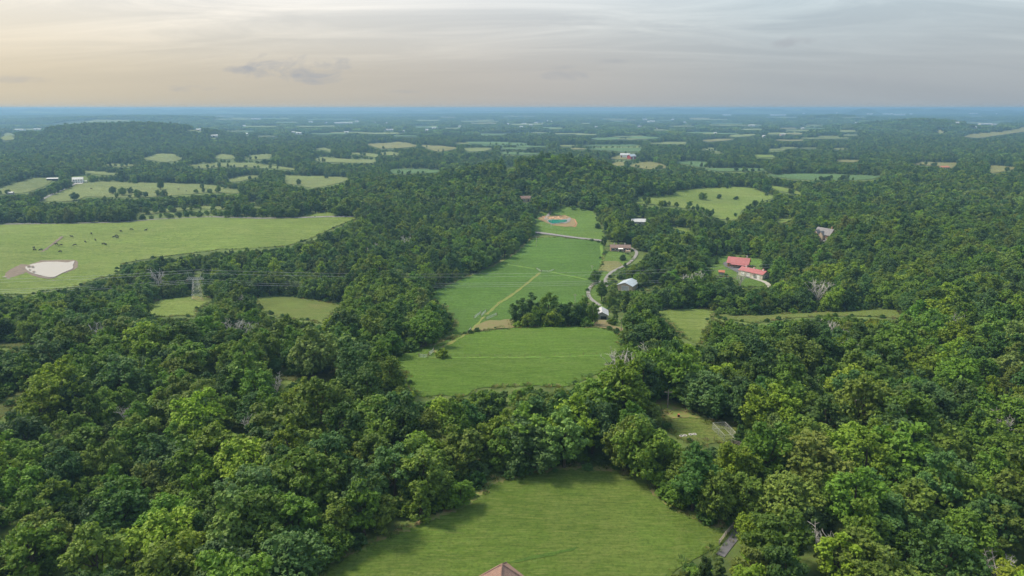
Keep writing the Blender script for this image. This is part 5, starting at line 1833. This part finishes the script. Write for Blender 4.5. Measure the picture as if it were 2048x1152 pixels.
def pylon(p, h, label):
    e = tag(empty("lattice_pylon", p, R_(4)), label, "pylon")
    bw, tw, zt = 2.6, 1.15, h * 0.72
    lev = [0.0, 0.22, 0.42, 0.58, 0.72, 0.86, 1.0]
    cor = lambda t, sx, sy: Vector((sx * (bw + (tw - bw) * t), sy * (bw + (tw - bw) * t) * 0.8, zt * t))
    for (sx, sy) in ((-1, -1), (1, -1), (1, 1), (-1, 1)):
        MB().bar(cor(0, sx, sy) - Vector((0, 0, 0.6)), cor(1, sx, sy), 0.07).build("leg", M_steel, e)
    for (a, b) in (((-1, -1), (1, -1)), ((1, -1), (1, 1)), ((1, 1), (-1, 1)), ((-1, 1), (-1, -1))):
        m = MB()
        for t0, t1 in zip(lev[:-1], lev[1:]):
            m.bar(cor(t0, *a), cor(t1, *b), 0.035)
            m.bar(cor(t0, *b), cor(t1, *a), 0.035)
            m.bar(cor(t1, *a), cor(t1, *b), 0.035)
        m.build("lattice", M_steel, e)
    # the wide bridge that carries the wires
    m = MB()
    for sy in (-0.6, 0.6):
        m.bar((-4.6, sy, zt), (4.6, sy, zt), 0.06)
        m.bar((-4.2, sy, zt + 1.0), (4.2, sy, zt + 1.0), 0.05)
        for k in range(8):
            x0 = -4.4 + k * 1.1
            m.bar((x0, sy, zt), (x0 + 0.55, sy, zt + 1.0), 0.032)
            m.bar((x0 + 0.55, sy, zt + 1.0), (x0 + 1.1, sy, zt), 0.05)
    for x0 in (-4.4, -2.2, 0, 2.2, 4.4):
        m.bar((x0, -0.6, zt), (x0, 0.6, zt), 0.06)
    m.build("crossbeam", M_steel, e)
    for sx in (-1, 1):
        MB().bar((sx * 3.0, 0, zt + 1.0), (sx * 3.6, 0, h), 0.11, 4, 0.06).build("earth_peak", M_steel, e)
    for x0 in (-4.4, 0.0, 4.4):
        MB().bar((x0, 0, zt), (x0, 0, zt - 1.3), 0.10, 6, 0.12).build("insulator", M_insul, e)
    return e, zt


pp = at(395, 598)
hp_ = 57 * px_m(pp)
py_e, zt_ = pylon(pp, hp_, "grey lattice pylon standing at the edge of the left meadow")
# wires run from a pylon off to the left, over this one, to one on the ridge off to the right
left_end = Vector((pp.x - 330, pp.y - 60, 26.0))
right_end = Vector((pp.x + 720, pp.y + 80, 42.0))


def wire(a, b, sag, label):
    n = 40
    pts = []
    for k in range(n + 1):
        t = k / n
        q = a.lerp(b, t)
        q.z -= sag * 4 * t * (1 - t)
        pts.append(q - a)
    m = MB().tube(pts, [0.045] * (n + 1), 4)
    o = m.build("power_line", M_wire, None, a)
    return tag(o, label, "power line", "wires of the high-voltage line")


rows = [(-4.4, zt_ - 1.3, "front lower"), (0.0, zt_ - 1.3, "middle lower"), (4.4, zt_ - 1.3, "back lower"), (-3.6, hp_, "front upper"), (3.6, hp_, "back upper")]
for (off, hz_, nm) in rows:
    o_ = Vector((off * 0.10, off, 0))
    a = pp + o_ + Vector((0, 0, hz_))
    dz_ = hz_ - zt_
    wire(left_end + o_ + Vector((0, 0, dz_)), a, 6.0, "%s wire coming from the left to the grey pylon" % nm)
    wire(a, right_end + o_ + Vector((0, 0, dz_)), 19.0, "%s wire sagging from the grey pylon over the fields" % nm)


# ------------------------------------------------------------------ gates, fences, kennel
M_gate = plain_mat("gate_steel", (0.45, 0.46, 0.47), 0.5, 0.1, 1.0, 0.4, obj=True, metal=0.2)
M_post = plain_mat("fence_post", (0.22, 0.17, 0.12), 0.9, 0.2, 2.0, 0.1, obj=True)
M_rail = plain_mat("grey_rail", (0.30, 0.27, 0.24), 0.9, 0.2, 2.0, 0.1, obj=True)


def gate(u0, v0, u1, v1, label):
    a, b = at(u0, v0), at(u1, v1)
    d = b - a
    L = max(3.0, math.hypot(d.x, d.y))
    e = tag(empty("field_gate", a, math.atan2(d.y, d.x)), label, "gate", "pipe gates in the fields")
    for x0 in (0.0, L):
        MB().bar((x0, 0, -0.5), (x0, 0, 1.6), 0.12, 6).build("post", M_post, e)
    for k in range(5):
        zz = 0.25 + k * 0.28
        MB().bar((0.15, 0, zz), (L - 0.15, 0, zz), 0.045, 5).build("rail", M_gate, e)
    MB().bar((L * 0.5, 0, 0.2), (L * 0.5, 0, 1.42), 0.04, 5).build("brace", M_gate, e)
    return e


GATES = [(1073, 539, 1082, 545, "left pipe gate at the fence crossing in the long field"), (1083, 544, 1098, 545, "wide pipe gate right at the fence crossing in the long field"),
         (1098, 545, 1108, 541, "rightmost pipe gate at the fence crossing in the long field"), (948, 638, 962, 634, "pipe gate left of the bare earth between the fields"),
         (962, 634, 972, 630, "upper pipe gate above the bare earth between the fields"), (972, 640, 994, 637, "long pipe gate at the top of the bare earth"),
         (936, 668, 942, 664, "short gate where the track meets the domed field"), (838, 716, 856, 716, "pipe gate at the left end of the domed field"),
         (858, 712, 868, 706, "pipe gate beside the small bright bush")]
for g in GATES:
    gate(*g)


def fence(pix, name, label, post_step, h, rails, mat, rail_w=0.05, post_w=0.08):
    xs, ys, zs = unproject([q[0] for q in pix], [q[1] for q in pix])
    P = [Vector((float(a), float(b), float(c))) for a, b, c in zip(xs, ys, zs)]
    e = tag(empty(name, P[0]), label, "fence")
    pts = []
    for a, b in zip(P[:-1], P[1:]):
        n = max(1, round((b - a).length / post_step))
        for k in range(n):
            pts.append(a.lerp(b, k / n))
    pts.append(P[-1])
    for q in pts:
        q.z = float(terrain(q.x, q.y))
    pm = MB().bar((0, 0, -0.4), (0, 0, h), post_w, 5).mesh("post", mat)
    for q in pts:
        link("post", pm, e, q - P[0])
    for a, b in zip(pts[:-1], pts[1:]):
        for zz in rails:
            MB().bar(a - P[0] + Vector((0, 0, zz)), b - P[0] + Vector((0, 0, zz)), rail_w, 4).build("rail", mat, e)
    return e


fence([(1438, 1090), (1450, 1074), (1466, 1056)], "split_rail_fence", "weathered split-rail fence between near meadow and road", 2.2, 1.25, (0.35, 0.7, 1.05), M_rail, 0.06, 0.09)
fence([(1462, 887), (1478, 892), (1492, 897)], "rail_fence", "grey rail fence right of the kennel clearing", 2.0, 1.2, (0.4, 0.75, 1.1), M_rail, 0.06)
fence([(1384, 885), (1395, 884), (1414, 883), (1428, 882)], "wire_fence", "thin wire fence with posts below the kennel clearing", 2.2, 1.2, (0.5, 0.9), M_post, 0.02, 0.07)
# wire fences along the trodden lines
WF = [([(1078, 546), (1034, 582), (1004, 602), (974, 629)], "wire fence along the diagonal track in the long field"), ([(1010, 528), (1070, 538)], "wire fence running left from the long field's fence crossing"),
      ([(1110, 545), (1174, 559)], "wire fence running right from the long field's fence crossing"), ([(872, 717), (960, 715), (1050, 715), (1140, 713), (1220, 710)], "wire fence along the low track across the domed field"),
      ([(941, 664), (896, 689), (868, 706)], "wire fence along the track left of the domed field"), ([(1206, 494), (1207, 514), (1203, 530), (1192, 545)], "wire fence between long field and ranch lawn")]
for pix, lb in WF:
    fence(pix, "wire_fence", lb, 5.0, 1.25, (0.45, 0.8, 1.15), M_post, 0.008, 0.06)

# chain-link kennel
c0 = at(1448, 884)
e = tag(empty("wire_kennel", c0, R_(8)), "galvanised wire kennel at the right end of the clearing", "kennel")
KW, KD, KH = 3.4, 7.0, 1.9
for (a, b) in ((0, 0), (KW, 0), (KW, KD), (0, KD), (0, KD / 2), (KW, KD / 2)):
    MB().bar((a, b, -0.2), (a, b, KH), 0.045, 6).build("post", M_gate, e)
for (a, b) in (((0, 0), (KW, 0)), ((KW, 0), (KW, KD)), ((KW, KD), (0, KD)), ((0, KD), (0, 0))):
    A, B = Vector((*a, 0)), Vector((*b, 0))
    for zz in (0.1, KH):
        MB().bar(A + Vector((0, 0, zz)), B + Vector((0, 0, zz)), 0.035, 5).build("rail", M_gate, e)
    m = MB()
    n = int((B - A).length / 0.22)
    for k in range(1, n):
        q = A.lerp(B, k / n)
        m.bar(q + Vector((0, 0, 0.1)), q + Vector((0, 0, KH)), 0.008, 3)
    for k in range(1, 8):
        zz = 0.1 + (KH - 0.1) * k / 8
        m.bar(A + Vector((0, 0, zz)), B + Vector((0, 0, zz)), 0.008, 3)
    m.build("wire_mesh", M_gate, e)
# white-painted tyres laid in a row
def ring_mesh(r, t, mat):
    n, k = 20, 8
    V, Fs = [], []
    for i in range(n):
        a = 2 * math.pi * i / n
        for j in range(k):
            b = 2 * math.pi * j / k
            rr = r + t * math.cos(b)
            V.append((rr * math.cos(a), rr * math.sin(a), t * 0.8 * math.sin(b)))
    for i in range(n):
        for j in range(k):
            Fs.append((i * k + j, ((i + 1) % n) * k + j, ((i + 1) % n) * k + (j + 1) % k, i * k + (j + 1) % k))
    return mesh_np("tyre", V, Fs, [mat], smooth=True)


M_soil = plain_mat("planter_soil", (0.035, 0.028, 0.022), 0.95, 0.2, 3.0, 0.1, obj=True)
tyre_me = ring_mesh(0.40, 0.14, plain_mat("dirty_white_tyre", (0.45, 0.44, 0.42), 0.8, 0.2, 3.0, 0.2, obj=True))
for (u, v, lb) in ((1362.5, 873, "leftmost of four white tyre planters in the kennel clearing"), (1370, 872, "second white tyre planter from the left in the kennel clearing"),
                   (1381, 870, "third, widest white tyre planter in the kennel clearing"), (1389, 869.5, "rightmost of four white tyre planters in the kennel clearing")):
    p = at(u, v)
    e = tag(empty("tyre_planter", (p.x, p.y, p.z + 0.16)), lb, "planter", "white tyre planters in the clearing")
    link("rim", tyre_me, e)
    MB().bar((0, 0, -0.1), (0, 0, 0.03), 0.40, 14).build("soil", M_soil, e)
p = at(1357, 835)
e = tag(empty("burn_barrel", p), "dark burn barrel at the edge of dry grass by the pole", "barrel")
MB().bar((0, 0, -0.1), (0, 0, 0.95), 0.34, 14).build("drum", M_dark, e)
for zz in (0.3, 0.62, 0.94):
    MB().bar((0, 0, zz), (0, 0, zz + 0.05), 0.365, 14).build("hoop", M_rust, e)


# ------------------------------------------------------------------ cattle
M_cow = plain_mat("black_hide", (0.016, 0.014, 0.013), 0.7, 0.2, 3.0, 0.3, obj=True)
M_cowb = plain_mat("brown_hide", (0.10, 0.05, 0.03), 0.7, 0.2, 3.0, 0.3, obj=True)


def cow_mesh(graze, mat):
    """Body, neck, head, jointed legs and tail grown as one skin."""
    import bmesh
    z0 = 1.02
    hd = (1.32, 0.0, 0.30) if graze else (1.42, 0.0, 1.50)
    mz = (1.55, 0.0, 0.12) if graze else (1.72, 0.0, 1.34)
    V = [(-0.72, 0, z0 + 0.06, 0.30), (-0.25, 0, z0 - 0.02, 0.40), (0.25, 0, z0 - 0.03, 0.40), (0.68, 0, z0 + 0.04, 0.32), (1.02, 0, z0 + (-0.2 if graze else 0.26), 0.20), (*hd, 0.15), (*mz, 0.10)]
    E = [(0, 1), (1, 2), (2, 3), (3, 4), (4, 5), (5, 6)]

    def chain(root, pts):
        last = root
        for q in pts:
            V.append(q)
            E.append((last, len(V) - 1))
            last = len(V) - 1
    for s in (-1, 1):
        chain(0, [(-0.66, 0.20 * s, 0.72, 0.15), (-0.82, 0.2 * s, 0.42, 0.075), (-0.74, 0.2 * s, 0.06, 0.07)])
        chain(3, [(0.62, 0.20 * s, 0.68, 0.12), (0.64, 0.2 * s, 0.38, 0.075), (0.62, 0.2 * s, 0.06, 0.07)])
        chain(5, [(hd[0] - 0.06, 0.20 * s, hd[2] + 0.12, 0.04)])
    chain(0, [(-1.04, 0, z0 + 0.12, 0.05), (-1.08, 0, 0.45, 0.045)])
    me = bpy.data.meshes.new("cow")
    me.from_pydata([v[:3] for v in V], E, [])
    ob = bpy.data.objects.new("cow_build", me)
    COL.objects.link(ob)
    sk = ob.modifiers.new("skin", 'SKIN')
    sk.use_smooth_shade = True
    for i, v in enumerate(V):
        me.skin_vertices[0].data[i].radius = (v[3], v[3])
        me.skin_vertices[0].data[i].use_root = (i == 1)
    ss = ob.modifiers.new("sub", 'SUBSURF')
    ss.levels = ss.render_levels = 1
    dg = bpy.context.evaluated_depsgraph_get()
    out = bpy.data.meshes.new_from_object(ob.evaluated_get(dg))
    bpy.data.objects.remove(ob)
    out.name = "cow"
    out.materials.clear()
    out.materials.append(mat)
    return out


COWS = [cow_mesh(True, M_cow), cow_mesh(False, M_cow), cow_mesh(True, M_cowb)]
CATTLE = [(68, 498), (70, 502), (82, 502), (113, 491), (122, 493), (121, 505.5), (144, 475.5), (150, 492.5), (171, 485.5), (183, 469.5), (191, 482), (207, 490), (212, 491), (229, 476), (233, 473.5), (235, 477.5), (242, 464.5), (263, 461), (292, 462.5)]
NOTE = ["leftmost, at the upper of two by the ditch", "lower of two left of the ditch", "alone just left of the ditch", "right of the ditch, nearest its middle", "second right of the ditch", "alone above the pond",
        "high up, right of the ditch's top", "large, in the middle of the herd", "alone right of the herd's middle", "at the top middle of the herd", "between two rows of the herd", "left of a close pair", "right of a close pair",
        "left of three standing together", "topmost of three standing together", "lowest of three standing together", "on the slope above the group of three", "alone near the top right of the herd", "rightmost of the whole herd"]
for k, ((u, v), nt) in enumerate(zip(CATTLE, NOTE)):
    p = at(u, v)
    o = link("cow", COWS[1 if k % 3 == 0 else 0], None, (p.x, p.y, p.z + 0.30))
    o.rotation_euler = (0, 0, random.choice((0.3, -0.4, 2.9, 3.4, 1.2)) + random.uniform(-0.4, 0.4))
    o.scale = (1.15, 1.15, 1.1)
    tag(o, "black cow in the big left pasture, %s" % nt, "cow", "cattle in the big left pasture")
for k, (u, v, lb) in enumerate(((183, 379, "black cow grazing below the white farmhouse"), (357, 380, "brown cow left of two in the far left pasture"), (373, 384, "black cow right of two in the far left pasture"))):
    p = at(u, v)
    o = link("cow", COWS[2 if k == 1 else 0], None, (p.x, p.y, p.z + 0.5))
    o.rotation_euler = (0, 0, k * 1.1)
    o.scale = (1.2, 1.2, 1.2)
    tag(o, lb, "cow", "cattle in the far left pasture")

# ------------------------------------------------------------------ grass tufts and weeds that roughen the meadows and their edges
def tuft_mesh(seed, n, h, w, lean):
    rng = np.random.default_rng(seed)
    a = rng.random(n) * 6.283
    rr = w * np.sqrt(rng.random(n)) * 0.5
    base = np.stack([rr * np.cos(a), rr * np.sin(a), np.zeros(n) - 0.03], 1)
    hh = h * (0.5 + 0.7 * rng.random(n))
    tip = base + np.stack([lean * hh * np.cos(a + rng.normal(0, 0.6, n)), lean * hh * np.sin(a), hh], 1)
    side = np.stack([-np.sin(a), np.cos(a), np.zeros(n)], 1) * (0.035 + 0.035 * rng.random((n, 1)))
    mid = base * 0.45 + tip * 0.55 + np.array([0, 0, 0.06 * h])
    Q = np.stack([base - side, mid - side * 0.8, tip, mid + side * 0.8], 1)
    return quads_mesh("tuft", Q, np.clip(rng.normal(0.5, 0.25, n), 0, 1), M_leaf_ins)


WEED = [tuft_mesh(4, 40, 0.6, 1.1, 0.6), tuft_mesh(5, 44, 0.8, 1.3, 0.5), PROTO[9][2]]


def edge_weeds():
    Ps, Cs, Ss = [], [], []
    for (nm, mt, poly) in FIELDS:
        if min(q[1] for q in poly) < 425:
            continue
        d = np.array(densify(poly, 3.0))
        px, py, _ = unproject(d[:, 0], d[:, 1])
        q = np.stack([px, py], 1)
        seg = np.linalg.norm(np.roll(q, -1, 0) - q, axis=1)
        for i in range(len(q)):
            if seg[i] > 60:
                continue
            n = RNG.poisson(seg[i] * 0.9)
            if n:
                t = RNG.random((n, 1))
                Ps.append(q[i] * (1 - t) + q[(i + 1) % len(q)] * t + RNG.normal(0, 0.85, (n, 2)))
    P = np.concatenate(Ps)
    n = len(P)
    zz = terrain(P[:, 0], P[:, 1]) + 0.05
    cols = np.array([(0.10, 0.17, 0.04), (0.07, 0.13, 0.035), (0.13, 0.19, 0.045), (0.22, 0.18, 0.09), (0.17, 0.17, 0.06)])
    c = cols[RNG.integers(0, 5, n)] * RNG.uniform(0.75, 1.2, (n, 1))
    k = RNG.choice([0, 1, 2], n, p=[0.6, 0.34, 0.06])
    c[k == 2] = np.array((0.07, 0.145, 0.03)) * RNG.uniform(0.8, 1.3, (int((k == 2).sum()), 1))
    s_ = np.where(k == 2, RNG.uniform(0.16, 0.42, n), RNG.uniform(0.5, 1.3, n))
    o = scatter("edge_weeds", WEED, np.c_[P, zz], np.stack([np.zeros(n), np.zeros(n), RNG.uniform(0, 6.28, n)], 1), np.stack([s_ * 1.2, s_ * 1.2, s_], 1), k, np.c_[c, np.ones(n)])
    tag(o, "tall weeds and dry grass along the edges of the fields", "weeds", kind="stuff")


edge_weeds()

# ------------------------------------------------------------------ haze
def build_haze():
    m = bpy.data.materials.new("haze")
    m.use_nodes = True
    t = m.node_tree
    for nd in list(t.nodes):
        t.nodes.remove(nd)
    pv = t.nodes.new("ShaderNodeVolumePrincipled")
    pv.inputs['Color'].default_value = (0.29, 0.53, 0.79, 1.0)
    pv.inputs['Density'].default_value = HAZE_DENSITY
    pv.inputs['Anisotropy'].default_value = 0.2
    out = t.nodes.new("ShaderNodeOutputMaterial")
    t.links.new(pv.outputs[0], out.inputs['Volume'])
    mb = MB().box(-16200, 16200, -900, 16200, HAZE_BOTTOM, HAZE_TOP)
    return tag(mb.build("haze", m), "pale blue haze lying over the whole countryside", "haze", kind="stuff")


HAZE_DENSITY = 1.8e-4
HAZE_BOTTOM, HAZE_TOP = -26.0, 112.0
build_haze()
